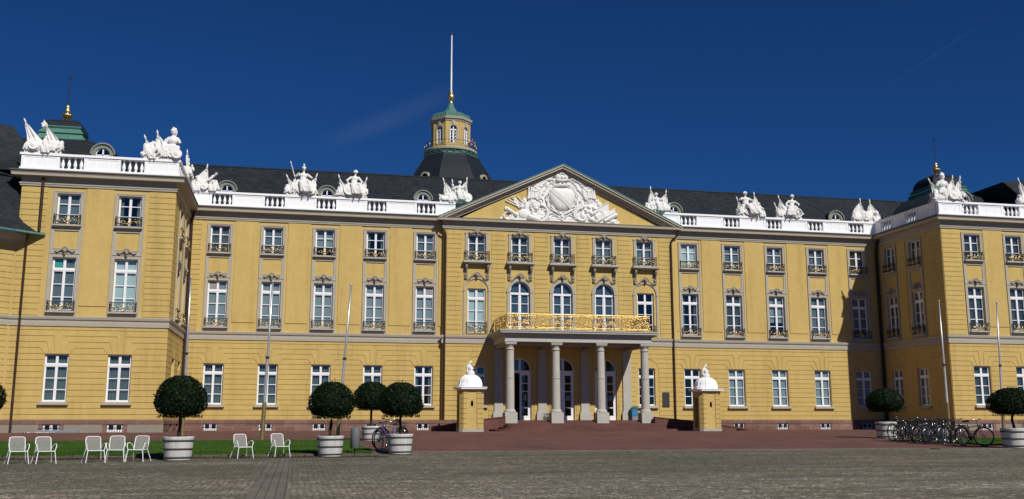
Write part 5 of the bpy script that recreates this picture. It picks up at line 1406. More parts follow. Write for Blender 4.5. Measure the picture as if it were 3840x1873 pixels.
sculpture(T(53.6,71.66,ZB)@RZ(-.15),'white armoured torso amid four spiky flags on the right pavilion corner',[
 ('torso',-.45,.75,1.05),('flag',(-.9,0,.3),(-1.45,.1,1.85),.34,23,0),('flag',(.35,0,.3),(.55,0,2.1),.36,24,0),('flag',(.9,0,.3),(1.2,0,2.05),.36,25,0),('shield',.35,.55,.45,.1),('cannon',-.4,.3,-1.3,.2,.12),('helmet',1.2,.5,1)],2.7,(.5,1.2),12)
sculpture(T(61.7,71.66,ZB),'white flag trophy cut by the right edge of the view on the right pavilion',[
 ('flag',(-.5,0,.3),(-.95,0,2.25),.40,26,.1),('flag',(.2,0,.3),(.1,0,2.2),.34,27,0),('torso',.6,.5,.9),('shield',-.3,.5,.38)],2.5,(.4,1.2),13)

# ---------------------------------------------------------------- sentry boxes
def sentry(x,yf,label,mir):
    z0=.53; mw=T(x,yf+.88,z0); t=thing('sentry_box',label,'sentry box',mw,'yellow sentry boxes in front of the porch')
    h=.87;c=.22
    def ringp(h_,c_): return [(-h_+c_,-h_),(h_-c_,-h_),(h_,-h_+c_),(h_,h_-c_),(h_-c_,h_),(-h_+c_,h_),(-h_,h_-c_),(-h_,-h_+c_)]
    b=MB(); b.hprism(ringp(h+.04,c),0,.26); part('base',b,M['stone'],t,mw)
    b=MB()
    # walls with a doorway on the side turned away from the porch
    zt=3.0; P=ringp(h-.03,c); 
    for i in range(8):
        p,q=P[i],P[(i+1)%8]
        if i==6:  # left face: doorway
            ya,yb_=q[1]+.28,p[1]-.28
            b.quad((p[0],p[1],.26),(p[0],yb_,.26),(p[0],yb_,zt),(p[0],p[1],zt)); b.quad((p[0],ya,.26),(q[0],q[1],.26),(q[0],q[1],zt),(p[0],ya,zt)); b.quad((p[0],yb_,2.6),(p[0],ya,2.6),(p[0],ya,zt),(p[0],yb_,zt))
            for yy in (ya,yb_): b.quad((p[0],yy,.26),(p[0]+.2,yy,.26),(p[0]+.2,yy,2.6),(p[0],yy,2.6))
        elif i==0:
            # front with the oval peep hole
            n=20; hx,hz=.10,.235; cz=2.05
            oc=[(hx*math.cos(2*PI*k/n),cz+hz*math.sin(2*PI*k/n)) for k in range(n)]
            b.quad((p[0],p[1],.26),(q[0],q[1],.26),(q[0],q[1],cz-.3),(p[0],p[1],cz-.3)); b.quad((p[0],p[1],cz+.3),(q[0],q[1],cz+.3),(q[0],q[1],zt),(p[0],p[1],zt))
            b.quad((p[0],p[1],cz-.3),(-.2,p[1],cz-.3),(-.2,p[1],cz+.3),(p[0],p[1],cz+.3)); b.quad((.2,p[1],cz-.3),(q[0],p[1],cz-.3),(q[0],p[1],cz+.3),(.2,p[1],cz+.3))
            for k in range(n):
                a0,a1=2*PI*k/n,2*PI*(k+1)/n
                def sqp(a): 
                    m=max(abs(math.cos(a))/.2,abs(math.sin(a))/.3); return (math.cos(a)/m,cz+math.sin(a)/m)
                s0,s1=sqp(a0),sqp(a1); o0,o1=oc[k],oc[(k+1)%n]
                b.quad((o0[0],p[1],o0[1]),(s0[0],p[1],s0[1]),(s1[0],p[1],s1[1]),(o1[0],p[1],o1[1])); b.quad((o0[0],p[1],o0[1]),(o1[0],p[1],o1[1]),(o1[0],p[1]+.12,o1[1]),(o0[0],p[1]+.12,o0[1]))
        else: b.quad((p[0],p[1],.26),(q[0],q[1],.26),(q[0],q[1],zt),(p[0],p[1],zt))
    W_=part('wall',b,M['plaster'],t,mw)
    for F_,flip in ((Matrix.Identity(4),0),(RZ(PI/2),0),(RZ(-PI/2),1),(RZ(PI),0)):
        for a,bb in ((-h+c+.0,-.34),(.34,h-c)):
            r=MB(F_@T(0,-h+.03,0)); z=.26
            while z<2.85:
                r.prism(inset([(a,z),(bb,z),(bb,min(z+.36,2.9)),(a,min(z+.36,2.9))],.016),-.045,0)
                z+=.36
            part('rusticated_corner',r,M['plaster'],t,mw)
        r=MB(F_@T(h-.03,-h+.03,0)@T(-c/2,c/2,0)@RZ(PI/4))
        z=.26
        while z<2.85: r.prism(inset([(-c*.70,z),(c*.70,z),(c*.70,min(z+.36,2.9)),(-c*.70,min(z+.36,2.9))],.016),-.045,0); z+=.36
        part('rusticated_corner',r,M['plaster'],t,mw)
    b=MB(); b.hprism(ringp(h+.01,c),2.9,3.05); part('frieze',b,M['plaster'],t,mw)
    b=MB(); b.hprism(ringp(h+.06,c),3.05,3.10); b.hprism(ringp(h+.22,c+.04),3.10,3.20); b.hprism(ringp(h+.26,c+.05),3.20,3.25); part('eaves',b,M['balus'],t,mw)
    d=MB(); n=32
    prof=[(.86,0),(.87,.22),(.83,.24)]+[(.83*math.cos(a*PI/2/9),.24+.70*math.sin(a*PI/2/9)) for a in range(1,8)]+[(.18,.93)]
    d.lathe([(p*1.03,z+3.25) for p,z in prof],n); D=part('dome',d,M['balus'],t,mw)
    rb=MB()
    for k in range(8):
        a=PI/8+k*PI/4; rb.tube([(p*1.04*math.cos(a),p*1.04*math.sin(a),z+3.25) for p,z in prof],.028,5)
    part('dome_rib',rb,M['balus'],D,mw)
    hm=MB(); z1=4.2
    hm.lathe([(.32,z1-.03),(.33,z1+.05),(.24,z1+.1)],16)
    for a in range(9): q=2*PI*a/9; hm.ell((.2*math.cos(q),.2*math.sin(q),z1+.16),(.12,.12,.10),7,5); hm.ell((.26*math.cos(q+.3),.26*math.sin(q+.3),z1+.1),(.08,.08,.07),6,4)
    hm.ell((0,-.02,z1+.42),(.20,.24,.22)); hm.ell((.12,-.1,z1+.42),(.17,.12,.06)); hm.ell((.05,-.16,z1+.3),(.12,.12,.1))
    hm.tube([(.0,0,z1+.62),(-.10,0,z1+.74),(.02,0,z1+.90),(.14,0,z1+.94)],[.07,.1,.09,.05],8); hm.tube([(-.1,0,z1+.7),(-.22,0,z1+.55),(-.22,0,z1+.3),(-.28,0,z1+.16)],[.09,.10,.08,.05],8)
    put('helmet_finial',baked(hm,[M['sculpt']],.022,.012,.05,1,'helmet_finial'),t,mw)
sentry(12.36,70.5,'yellow sentry box with white dome and helmet, left of the porch steps',0)
sentry(31.15,71.2,'yellow sentry box with white dome and helmet, right of the porch steps',1)

# ---------------------------------------------------------------- flagpoles
def pole(b,t_,label,r=.075):
    mb=MB(); bx,by=b; tx,tz=t_; z0=gz(by)
    P=[(bx+(tx-bx)*q,by,z0+(tz-z0)*q) for q in (0,.22,.221,.5,.5,1)]
    mb.tube(P,[r*1.25,r*1.25,r,r*.95,r*.85,r*.55],10)
    t=put('flagpole',mb.mesh('flagpole',[M['steel']])); t['label']=label;t['category']='flagpole';t['group']='bare flagpoles in front of the palace'
    c=MB(); c.lathe([(r*.9,0),(r*1.1,.03),(r*.6,.07)],10,(tx,by,tz)); part('pole_cap',c,M['steel'],t)
    c=MB(); q=.52; c.lathe([(r*1.25,-.05),(r*1.25,.05)],10,(bx+(tx-bx)*q,by,z0+(tz-z0)*q)); part('clamp',c,M['iron'],t)
    c=MB(); P=Vector((bx,by,z0)).lerp(Vector((tx,by,tz)),.24); c.tube([(bx,by,z0-.05),tuple(P)],r*1.36,10); part('lower_sleeve',c,M['brass'],t)
pole((-6.09,57.07),(-6.10,9.28),'bare metal flagpole before the left inner corner, behind a potted tree')
pole((-1.63,50.36),(-1.42,8.26),'bare metal flagpole on the lawn between two white chairs and a left wing window')
pole((2.08,52.0),(2.58,8.42),'leaning bare metal flagpole behind the potted tree nearest the litter bin')
pole((40.68,55.98),(40.62,9.03),'bare metal flagpole rising behind the row of bicycles')
pole((44.31,55.58),(44.6,9.0),'bare metal flagpole furthest right, behind the tub at the right edge')

# ---------------------------------------------------------------- potted trees
def tubmesh():
    mb=MB(); n=28; mb.lathe([(.40,0),(.405,.02),(.47,.70),(.475,.735),(.43,.735),(.42,.66)],n)
    # thin joints between boards
    b=MB(); 
    for z,w in ((.10,.026),(.36,.026),(.615,.026)):
        r=.40+.07*z/.7+.008; b.lathe([(r-.004,z-w),(r+.008,z-w),(r+.012,z+w),(r,z+w)],n,cap=False)
    b.lathe([(.41,-.005),(.42,.02),(.40,.03)],n,cap=False)
    s_=MB(); s_.lathe([(.42,.66),(.30,.69),(.05,.72)],16,cap=True)
    return mb.mesh('tub',[M['tubwood']]),b.mesh('hoop',[M['band']]),s_.mesh('soil',[M['soil']])
TUB=tubmesh()
def crownmesh(seed,n=9500):
    rs=random.Random(seed); mb=MB(); core=MB()
    # mushroom shaped clipped crown: half-width .78, from z=0 (flat bottom) to 1.22
    def surf(th,ph):
        c=math.cos(ph); 
        return None
    def radius(z):   # profile
        if z<.35: q=(z-.35)/.42; return .80*math.sqrt(max(0,1-q*q*.75))
        q=(z-.35)/.87; return .80*math.sqrt(max(0,1-q*q))
    for _ in range(n):
        z=rs.uniform(-.02,1.2); th=rs.uniform(0,2*PI)
        r=radius(z); lump=1+.10*noise.noise((math.cos(th)*2.2,math.sin(th)*2.2,z*2.6+seed))+.03*noise.noise((math.cos(th)*6,math.sin(th)*6,z*6))
        rr_=r*lump*(1-.16*rs.random()**2)+rs.uniform(0,.03)+(rs.uniform(0,.09) if rs.random()<.07 else 0)
        if z<.02: rr_=r*math.sqrt(rs.random()); 
        p=Vector((rr_*math.cos(th),rr_*math.sin(th),z+.01))
        nrm=Vector((math.cos(th),math.sin(th),(z-.35)*1.3)); nrm.normalize()
        nrm=(nrm+Vector((rs.gauss(0,.45),rs.gauss(0,.45),rs.gauss(0,.45)))).normalized()
        a=nrm.cross(Vector((rs.gauss(0,1),rs.gauss(0,1),rs.gauss(0,1)))).normalized(); b=nrm.cross(a)
        L=rs.choice((.020,.028,.038,.050))*rs.uniform(.85,1.2); w=L*.42
        mb.add([p-a*L,p+b*w,p+a*L,p-b*w],[(0,1,2,3)])
    # sprouting shoots on top
    for _ in range(14):
        th=rs.uniform(0,2*PI); q=rs.random()*.68; x,y=q*math.cos(th),q*math.sin(th); z=1.22*math.sqrt(1-(q/.85)**2)-.02
        H=rs.uniform(.05,.24); 
        for k in range(9):
            zz=z+H*k/9; aa=rs.uniform(0,6); p=Vector((x+.02*math.cos(aa),y+.02*math.sin(aa),zz)); a=Vector((math.cos(aa),math.sin(aa),.8)).normalized()*.035; b=a.cross(Vector((0,0,1))).normalized()*.012
            mb.add([p-a*.2,p+b+a*.4,p+a,p-b+a*.4],[(0,1,2,3)])
    # scraggly underside
    for _ in range(260):
        th=rs.uniform(0,2*PI); r=.72*math.sqrt(rs.random()); p=Vector((r*math.cos(th),r*math.sin(th),-.03+rs.uniform(-.06,.03))); a=Vector((rs.gauss(0,.3),rs.gauss(0,.3),-1)).normalized()*.04; b=a.cross(Vector((1,0,0))).normalized()*.014
        mb.add([p-a,p+b,p+a,p-b],[(0,1,2,3)])
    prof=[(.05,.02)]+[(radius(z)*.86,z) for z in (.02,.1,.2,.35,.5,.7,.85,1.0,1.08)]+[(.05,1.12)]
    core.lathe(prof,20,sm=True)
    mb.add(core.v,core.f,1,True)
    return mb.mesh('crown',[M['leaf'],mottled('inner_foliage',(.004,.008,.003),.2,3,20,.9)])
CR=[crownmesh(s) for s in (1,2,3)]
def trunkmesh(h,seed):
    rs=random.Random(seed); mb=MB(); mb.tube([(0,0,.6),(.015*rs.gauss(0,1),.01,.6+(h-.6)*.35),(.03*rs.gauss(0,1),0,.6+(h-.6)*.7),(0,0,h+.1)],[.078,.062,.056,.060],10)
    for k in range(6):
        a=rs.uniform(0,6.28); mb.tube([(0,0,h-.05),(.2*math.cos(a),.2*math.sin(a),h+.2),(.4*math.cos(a),.4*math.sin(a),h+.4)],[.03,.02,.01],6)
    return mb.mesh('trunk',[M['trunk']])
def ptree(x,y,s,h,cw,ch,k,rot,label,weeds=False,sx=1):
    z=gz(y); mw=T(x,y,z); t=thing('potted_tree',label,'potted tree',mw@RZ(rot),'clipped laurels in white tubs')
    ms=mw@RZ(rot)@Matrix.Scale(s,4)
    tb=put('tub',TUB[0],t,ms); put('hoop',TUB[1],tb,ms); put('soil',TUB[2],tb,ms)
    mt=mw@RZ(rot); put('trunk',trunkmesh(h,k),t,mt)
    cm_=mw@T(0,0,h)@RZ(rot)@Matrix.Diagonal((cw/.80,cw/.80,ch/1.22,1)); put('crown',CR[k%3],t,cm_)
    if weeds:
        g=MB(); rs=random.Random(k)
        for _ in range(260):
            th=rs.uniform(0,6.28); r=.36*s*math.sqrt(rs.random()); p=Vector((r*math.cos(th),r*math.sin(th),.68*s)); a=Vector((rs.gauss(0,.4),rs.gauss(0,.4),1)).normalized()*rs.uniform(.04,.14); b=a.cross(Vector((rs.gauss(0,1),1,0))).normalized()*.012
            g.add([p-b,p+b,p+a],[(0,1,2)])
        part('weeds',g,M['grass'],t,mt)
ptree(-9.93,34.2,1.0,1.47,.80,1.22,0,.3,'potted laurel whose crown just enters the left edge of the view')
ptree(-3.66,33.35,1.02,1.44,.80,1.24,1,1.1,'potted laurel right of the group of three white chairs')
ptree(1.17,34.9,.97,1.38,.77,1.18,2,2.0,'potted laurel just left of the grey litter bin',True)
ptree(3.72,36.35,.99,1.42,.80,1.17,3,4.2,'potted laurel in front of the violet bicycle')
ptree(3.66,50.1,1.0,1.60,.95,1.32,4,2.6,'potted laurel standing back, half hidden behind the laurel with the violet bicycle',True)
ptree(32.4,50.1,1.27,1.57,1.0,1.22,5,.9,'potted laurel in the shade left of the row of bicycles',True)
ptree(30.42,37.5,1.17,1.47,.98,1.12,6,5.1,'potted laurel at the right edge, right of the row of bicycles')

# ---------------------------------------------------------------- chairs
def chairproto():
    fr=MB(); W=.225; r=.0135; sh=.37; H=.78
    # side loops: front leg up over the arm and down the back
    legs=[];arms=MB();back=MB();seat=MB()
    for s in (-1,1):
        l=MB(); l.tube([(s*(W+.055),-.25,0),(s*(W+.005),-.215,sh)],r,8); legs.append(l)
        l=MB(); l.tube([(s*(W+.06),.36,0),(s*(W-.0),.20,sh*.95)],r,8); legs.append(l)
        arms.tube([(s*(W+.005),-.215,sh-.01),(s*(W+.045),-.20,sh+.12),(s*(W+.05),-.17,sh+.185),(s*(W+.05),-.12,sh+.205),(s*(W+.045),.02,sh+.20),(s*(W+.02),.12,sh+.15),(s*(W-.01),.19,sh+.02)],r,8)
    back.tube([(-W+.01,.18,sh-.02),(-W+.005,.25,sh+.2),(-W+.01,.285,H-.07),(-W+.03,.30,H-.02),(-W+.08,.302,H),(W-.08,.302,H),(W-.03,.30,H-.02),(W-.01,.285,H-.07),(W-.005,.25,sh+.2),(W-.01,.18,sh-.02)],r*1.05,8)
    seat.tube([(-W,-.2,sh),(-W+.03,-.235,sh-.005),(W-.03,-.235,sh-.005),(W,-.2,sh),(W-.005,.17,sh-.015),(-W+.005,.17,sh-.015)],r,8,closed=True)
    mesh=MB(); 
    def wires(mb,P,nx,ny,t):
        for i in range(nx+1): mb.tube([P(i/nx,j/4) for j in range(5)],t,4,sm=False)
        for j in range(ny+1): mb.tube([P(i/4,j/ny) for i in range(5)],t,4,sm=False)
    wires(mesh,lambda u,v:(-W+2*W*u,-.22+.39*v,sh-.008-.012*math.sin(PI*u)*math.sin(PI*v)),20,18,.0026)
    bm=MB(); wires(bm,lambda u,v:(-W+.01+(2*W-.02)*u,.185+.115*v**.8+.012*math.sin(PI*u),sh+.01+(H-sh-.02)*v),22,20,.0030)
    return [('leg',l.mesh('leg',[M['white']])) for l in legs]+[('armrest',arms.mesh('armrest',[M['white']])),('back_frame',back.mesh('back_frame',[M['white']])),('seat_frame',seat.mesh('seat_frame',[M['white']])),('seat_mesh',mesh.mesh('seat_mesh',[M['chmesh']])),('back_mesh',bm.mesh('back_mesh',[M['chmesh']]))]
CH=chairproto()
def chair(x,y,rot,label):
    mw=T(x,y,gz(y))@RZ(rot); t=thing('chair',label,'chair',mw,'white metal mesh chairs on the square')
    for n_,me in CH: put(n_,me,t,mw)
chair(-8.10,32.25,R(22),'white mesh chair furthest left, next to the crown at the edge')
chair(-7.34,32.2,R(26),'white mesh chair second from the left, with a wide gap to its right')
chair(-6.0,32.5,R(22),'white mesh chair leftmost of the close set three')
chair(-5.45,32.9,R(4),'white mesh chair in the middle of the close set three')
chair(-4.80,32.9,R(-14),'white mesh chair beside the big tub, turned towards its two neighbours')
chair(-1.72,34.45,R(26),'white mesh chair standing alone, left of the paver strip')
chair(-.52,34.85,R(24),'white mesh chair standing alone, right of the paver strip')

# ---------------------------------------------------------------- litter bin
z=gz(35.9); mw=T(2.07,35.95,z); t=thing('litter_bin','grey cylindrical litter bin on a short post between two tubs','litter bin',mw)
mb=MB(); mb.lathe([(.155,.24),(.165,.25),(.165,.93),(.155,.95),(.13,.95),(.13,.9)],20); part('bin_body',mb,M['bin'],t,mw)
mb=MB(); mb.tube([(0,.1,0),(0,.1,1.02)],.03,8); mb.ell((0,.1,1.03),.035); part('post',mb,M['bin'],t,mw)
mb=MB(); mb.bevbox(-.13,.13,-.05,.2,0,.10,.02); part('foot',mb,M['black'],t,mw)

# ---------------------------------------------------------------- bicycles
def wheelpart(r=.335):
    t_=MB(); t_.tube([(r*math.cos(2*PI*i/32),0,r*math.sin(2*PI*i/32)) for i in range(32)],.019,6,closed=True)
    rm=MB(); q=r-.028; rm.tube([(q*math.cos(2*PI*i/32),0,q*math.sin(2*PI*i/32)) for i in range(32)],.011,5,closed=True)
    rm.tube([(0,-.045,0),(0,.045,0)],.025,8)
    for k in range(24): a=2*PI*k/24; rm.tube([(0,.03*(-1)**k,0),(q*math.cos(a),0,q*math.sin(a))],.0028,3,sm=False)
    return t_.mesh('tyre',[M['black']]),rm.mesh('rim',[M['chrome']])
WH=wheelpart()
def bikeparts(mat,step):
    f=MB(); r=.016; bb=(.47,0,.27); hd=(.86,0,.60); hd2=(.83,0,.76); st=(.34,0,.74); rw=(0,0,.335); fw_=(1.06,0,.335)
    f.tube([bb,st],r,8); f.tube([bb,hd],r*1.15,8); f.tube([(st[0]+.02,0,.66) if not step else (.42,0,.42),(hd2[0],0,.72) if not step else (.84,0,.68)],r,8); f.tube([hd,hd2],r*1.2,8)
    for s in (-1,1): f.tube([bb,(.2,s*.05,.30),(0,s*.06,.335)],.009,6); f.tube([(.36,0,.66),(0,s*.06,.335)],.008,6)
    fk=MB(); 
    for s in (-1,1): fk.tube([(.86,s*.01,.60),(.88,s*.05,.56),(.97,s*.055,.42),(1.06,s*.055,.335)],.011,6)
    hb=MB(); hb.tube([(.83,0,.76),(.81,0,.90)],.014,6); hb.tube([(.62,-.29,.93),(.72,-.28,.95),(.82,-.14,.96),(.84,0,.92),(.82,.14,.96),(.72,.28,.95),(.62,.29,.93)],.012,6)
    grs=[]
    for s in (-1,1): gr=MB(); gr.tube([(.60,s*.29,.928),(.72,s*.28,.95)],.018,6); grs.append(('grip',gr.mesh('grip',[M['black']])))
    sd=MB(); sd.tube([st,(.32,0,.86)],.013,6,mi=1); sd.ell((.22,0,.88),(.11,.085,.035),10,6); sd.ell((.38,0,.885),(.11,.03,.025),8,5)
    mg=MB()
    for cx,a0,a1 in ((0,.1,PI*1.0),(1.06,PI*.25,PI*1.05)): mg.tube([(cx+.375*math.cos(a0+(a1-a0)*i/14),0,.335+.375*math.sin(a0+(a1-a0)*i/14)) for i in range(15)],.022,6,flat=.3)
    rk=MB(); rk.tube([(-.28,-.06,.72),(.24,-.06,.72),(.24,.06,.72),(-.28,.06,.72)],.007,5,closed=True); rk.tube([(-.05,-.06,.72),(0,-.06,.35)],.006,5); rk.tube([(-.05,.06,.72),(0,.06,.35)],.006,5)
    ck=MB(); ck.tube([(.47,-.05,.27),(.47,-.06,.27)],.09,16); ck.tube([(.47,-.08,.27),(.55,-.09,.13)],.011,5); ck.tube([(.47,.06,.27),(.39,.08,.41)],.011,5); ck.box(.50,.60,-.16,-.09,.115,.14); ck.box(.34,.44,.08,.16,.40,.425)
    lp=MB(); lp.ell((.93,0,.72),(.05,.04,.04),8,6)
    return [('frame',f.mesh('frame',[mat])),('fork',fk.mesh('fork',[M['chrome']])),('handlebar',hb.mesh('handlebar',[M['chrome']])),*grs,('saddle',sd.mesh('saddle',[M['black'],M['chrome']])),('mudguard',mg.mesh('mudguard',[M['chrome'] if mat is M['bikeblue'] else M['bikeblack']])),('luggage_rack',rk.mesh('luggage_rack',[M['iron']])),('crank',ck.mesh('crank',[M['iron']])),('headlight',lp.mesh('headlight',[M['chrome']]))]
BP={k:bikeparts(M[k],k in('bikeblue','bikegreen')) for k in ('bikeblue','bikesilver','bikeblack','bikegreen')}
def bike(x,y,rot,k,label,group,lean=.08,steer=0,extra=None):
    z_=1.2*(1+.06*math.sin(x*31+y*17))
    mw=T(x,y,gz(y)+.02)@RZ(rot)@Matrix.Rotation(lean,4,'X')@Matrix.Scale(z_,4); t=thing('bicycle',label,'bicycle',mw,group)
    for n_,me in BP[k]: put(n_,me,t,mw)
    for cx in (0,1.06):
        m=mw@T(cx,0,.335)@(RZ(steer) if cx else Matrix.Identity(4)); w=put('wheel',WH[0],t,m); put('rim',WH[1],w,m)
    if extra=='basket':
        b=MB()
        for z,q in ((.0,.8),(.2,1)):
            b.tube([(-.17*q,-.12*q,z),(.17*q,-.12*q,z),(.17*q,.12*q,z),(-.17*q,.12*q,z)],.008,5,closed=True)
        for i in range(9):
            for s in (-1,1): b.tube([((-.136+.034*i),s*.096,0),((-.17+.0425*i),s*.12,.2)],.004,4)
        part('basket',b,M['iron'],t,mw@T(-.05,0,.73))
g1='bicycles parked by the left tub'
bike(4.02,39.1,R(222),'bikeblue','violet step through bicycle with rear basket behind the tub, front wheel to the left',g1,.06,.3,'basket')
bike(4.15,40.2,R(228),'bikesilver','silver bicycle mostly hidden behind the violet one',g1,-.05,-.3)
g2='bicycles parked in a row by the right lawn'
bk=[('bikeblack','dark bicycle at the far left end of the row, against the shaded tub',.06,0,None),
('bikesilver','silver bicycle second from the far left end of the row',.03,.3,None),
('bikeblack','black bicycle third from the far left end of the row',-.06,-.2,None),
('bikesilver','silver bicycle fourth from the far left end, with shining handlebar',.05,.2,None),
('bikeblack','black bicycle with rear basket near the middle of the row',.04,0,'basket'),
('bikesilver','silver bicycle just left of the pale green one',-.05,-.4,None),
('bikegreen','pale green step through bicycle in the right half of the row',.05,.3,None),
('bikeblack','black bicycle second from the right end of the row',-.04,.2,'basket')]
bk.insert(3,('bikeblack','black bicycle squeezed between two silver ones on the left half of the row',-.03,.4,None))
bk.insert(6,('bikesilver','silver bicycle leaning behind the black one with the rear basket',.09,-.3,None))
bk.insert(8,('bikeblack','black bicycle directly left of the pale green one',-.08,.2,None))
bk[7]=('bikesilver','silver bicycle two places left of the pale green one',-.05,-.4,None)
for i,(k,lab,ln,stw,ex) in enumerate(bk):
    q=i/10; bike(30.0+.22*math.sin(i*3.7)-.4*q,45.9-4.9*q+.12*math.sin(i*5),R(24+14*math.sin(i*2.3)),k,lab,g2,ln,stw,ex)
bike(30.1,40.5,R(-84),'bikeblack','black city bicycle at the right end of the row, handlebar turned',g2,.08,.9)

# ---------------------------------------------------------------- small things near the palace
mb=MB(FR); mb.bevbox(30.77,31.40,-.10,-.055,2.52,3.76,.012); o=put('wall_plaque',mb.mesh('wall_plaque',[M['bronze']])); o['label']='dark bronze plaque on the yellow wall right of the porch'; o['category']='plaque'
mb=MB(FR)
rs=random.Random(2)
for k in range(15):
    z=3.6-k*.067; x=30.84
    while x<31.32:
        w=rs.uniform(.02,.07); mb.box(x,min(x+w,31.33),-.104,-.10,z-.012,z+.012); x+=w+.015
mw=T(27.98,80.0,1.40); t=thing('letterbox','blue box with teal lid beside the right pilaster of the porch','letterbox',mw)
b=MB(); b.bevbox(-.26,.26,-.2,.2,.35,.95,.03); part('box_body',b,M['bluebin'],t,mw)
b=MB(); b.prism([(-.30,.95),(.30,.95),(.26,1.05),(.1,1.2),(-.22,1.06)],-.24,.24,back=True); part('lid',b,M['teal'],t,mw)
b=MB(); b.bevbox(-.24,.24,-.18,.18,0,.35,.02); part('pedestal',b,M['greyp'],t,mw)
mw=T(20.66,79.5,1.40); t=thing('potted_plant','thin leafy plant in a dark pot beside the second porch column','plant',mw)
b=MB(); b.lathe([(.13,0),(.17,.32),(.15,.32),(.14,.28)],14); part('pot',b,M['black'],t,mw)
b=MB(); rs=random.Random(4)
for _ in range(260):
    h_=rs.random(); a=rs.uniform(0,6.28); r=.10+.16*rs.random(); p=Vector((r*math.cos(a)*(.4+h_),r*math.sin(a)*(.4+h_),.35+h_*.85)); d=Vector((math.cos(a),math.sin(a),.4)).normalized()*.07; q=d.cross(Vector((0,0,1))).normalized()*.02
    b.add([p-d,p+q,p+d,p-q],[(0,1,2,3)])
part('leaves',b,mottled('house_plant_leaves',(.06,.10,.03),.4,3,20,.6),t,mw)
b=MB(); 
for k in range(4): b.tube([(.02*k-.03,.01,.28),(.05*k-.07,.03*k-.04,1.1)],.008,5)
part('stem',b,M['trunk'],t,mw)
mw=T(-15.1,69.2,.57); t=thing('metal_sheet','long blue grey plank with crumpled pale sheeting on the paving below the left pavilion','plank',mw)
b=MB(); b.bevbox(-1.2,1.25,-.12,.1,0.02,.19,.01); part('plank',b,M['greyp'],t,mw)
b=MB(); rs=random.Random(8); nx,ny=24,8
vs=[(-2.0+1.9*i/nx,-.55+.5*j/ny,.02+.10*abs(noise.noise((i*.5,j*.6,0)))*(1 if 0<i<nx else 0)) for j in range(ny+1) for i in range(nx+1)]
b.add(vs,[(j*(nx+1)+i,j*(nx+1)+i+1,(j+1)*(nx+1)+i+1,(j+1)*(nx+1)+i) for j in range(ny) for i in range(nx)],0,True); part('crumpled_sheeting',b,M['canvas'],t,mw)

# ---------------------------------------------------------------- light, sky, camera
AZ=R(21);EL_=R(42)
sd=Vector((math.sin(AZ)*math.cos(EL_),-math.cos(AZ)*math.cos(EL_),math.sin(EL_)))
sun=bpy.data.lights.new('sun','SUN'); sun.energy=4.2; sun.angle=R(.53); sun.color=(1,.955,.88)
so=bpy.data.objects.new('sun',sun); COL.objects.link(so); so.rotation_euler=sd.to_track_quat('Z','Y').to_euler(); so.location=(40,-40,80)
w=bpy.data.worlds.new('World'); scene.world=w; w.use_nodes=True; nt=w.node_tree; nt.nodes.clear()
out=nt.nodes.new('ShaderNodeOutputWorld'); bg=nt.nodes.new('ShaderNodeBackground'); sky=nt.nodes.new('ShaderNodeTexSky')
sky.sky_type='NISHITA'; sky.sun_disc=False; sky.sun_elevation=EL_; sky.sun_rotation=PI-AZ
sky.altitude=300; sky.air_density=.8; sky.dust_density=.1; sky.ozone_density=3.5
tc=nt.nodes.new('ShaderNodeTexCoord')
tint=nt.nodes.new('ShaderNodeMix'); tint.data_type='RGBA'; tint.blend_type='MULTIPLY'; tint.inputs[0].default_value=1; tint.inputs[7].default_value=(.092,.275,.535,1)
nt.links.new(sky.outputs[0],tint.inputs[6])
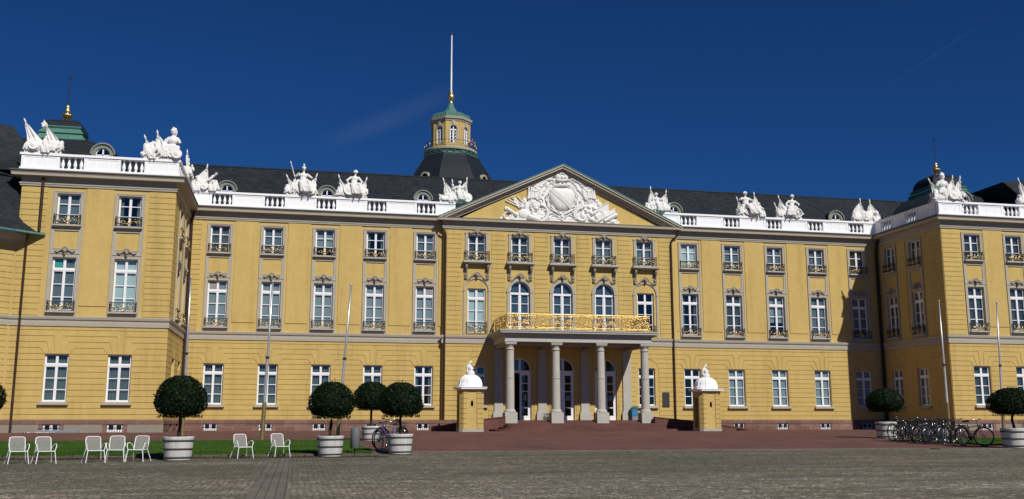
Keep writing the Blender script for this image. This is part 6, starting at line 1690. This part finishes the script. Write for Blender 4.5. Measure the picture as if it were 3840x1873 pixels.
# thin cirrus wisp
mp=nt.nodes.new('ShaderNodeMapping'); mp.inputs['Rotation'].default_value=(0,0,0); mp.inputs['Scale'].default_value=(3,3,14)
nt.links.new(tc.outputs['Generated'],mp.inputs['Vector'])
nz=nt.nodes.new('ShaderNodeTexNoise'); nz.inputs['Scale'].default_value=3; nz.inputs['Detail'].default_value=6; nt.links.new(mp.outputs[0],nz.inputs['Vector'])
nt.links.new(tint.outputs[2],bg.inputs[0]); bg.inputs[1].default_value=.085
def wisp(src,d,e,width,length,amt):
    """a streak of thin cloud lying between two directions of the sky"""
    d=Vector(d).normalized();e=Vector(e).normalized();m=(d+e).normalized();al=(e-d).normalized();ac=m.cross(al).normalized()
    def dot(v):
        n=nt.nodes.new('ShaderNodeVectorMath'); n.operation='DOT_PRODUCT'; n.inputs[1].default_value=v; nt.links.new(tc.outputs['Generated'],n.inputs[0]); return n.outputs['Value']
    def fall(o,w_,off):
        a=nt.nodes.new('ShaderNodeMath'); a.operation='SUBTRACT'; nt.links.new(o,a.inputs[0]); a.inputs[1].default_value=off
        b=nt.nodes.new('ShaderNodeMath'); b.operation='ABSOLUTE'; nt.links.new(a.outputs[0],b.inputs[0])
        c=nt.nodes.new('ShaderNodeMapRange'); c.inputs[1].default_value=0; c.inputs[2].default_value=w_; c.inputs[3].default_value=1; c.inputs[4].default_value=0; c.interpolation_type='SMOOTHSTEP'; nt.links.new(b.outputs[0],c.inputs[0]); return c.outputs[0]
    f1=fall(dot(ac),width,m.dot(ac)); f2=fall(dot(al),length,m.dot(al))
    mu=nt.nodes.new('ShaderNodeMath'); mu.operation='MULTIPLY'; nt.links.new(f1,mu.inputs[0]); nt.links.new(f2,mu.inputs[1])
    m2=nt.nodes.new('ShaderNodeMath'); m2.operation='MULTIPLY'; nt.links.new(mu.outputs[0],m2.inputs[0]); nt.links.new(nz.outputs['Fac'],m2.inputs[1])
    m3=nt.nodes.new('ShaderNodeMath'); m3.operation='MULTIPLY'; m3.inputs[1].default_value=amt; nt.links.new(m2.outputs[0],m3.inputs[0])
    f=nt.nodes.new('ShaderNodeMapRange'); f.inputs[1].default_value=-.02; f.inputs[2].default_value=.02; fd=nt.nodes.new('ShaderNodeMath'); fd.operation='MULTIPLY'
    g_=nt.nodes.new('ShaderNodeVectorMath'); g_.operation='DOT_PRODUCT'; g_.inputs[1].default_value=m; nt.links.new(tc.outputs['Generated'],g_.inputs[0]); nt.links.new(g_.outputs['Value'],f.inputs[0]); nt.links.new(m3.outputs[0],fd.inputs[0]); nt.links.new(f.outputs[0],fd.inputs[1])
    x=nt.nodes.new('ShaderNodeMix'); x.data_type='RGBA'; nt.links.new(fd.outputs[0],x.inputs[0]); nt.links.new(src,x.inputs[6]); x.inputs[7].default_value=(4.5,5.2,6.0,1); return x.outputs[2]
c0=wisp(tint.outputs[2],(.0309,.9602,.2777),(.1295,.9387,.3194),.016,.10,.075)
c0=wisp(c0,(.5409,.7799,.3148),(.5969,.7182,.3575),.0025,.09,.02)
nt.links.new(c0,bg.inputs[0])
nt.links.new(bg.outputs[0],out.inputs[0])
cam=bpy.data.cameras.new('camera'); co=bpy.data.objects.new('camera',cam); COL.objects.link(co); scene.camera=co
cam.sensor_fit='HORIZONTAL'; cam.sensor_width=36; cam.lens=3665.75/3840*36; cam.clip_end=5000; cam.clip_start=.1
yaw=R(12.25);pit=R(9.902)
F=Vector((math.sin(yaw)*math.cos(pit),math.cos(yaw)*math.cos(pit),math.sin(pit)))
co.location=(0,0,1.4); co.rotation_euler=(-F).to_track_quat('Z','Y').to_euler()
scene.view_settings.view_transform='Standard'; scene.view_settings.look='None'; scene.view_settings.exposure=0; scene.view_settings.gamma=1
scene.render.engine='CYCLES'; scene.cycles.transparent_max_bounces=12; scene.cycles.max_bounces=6
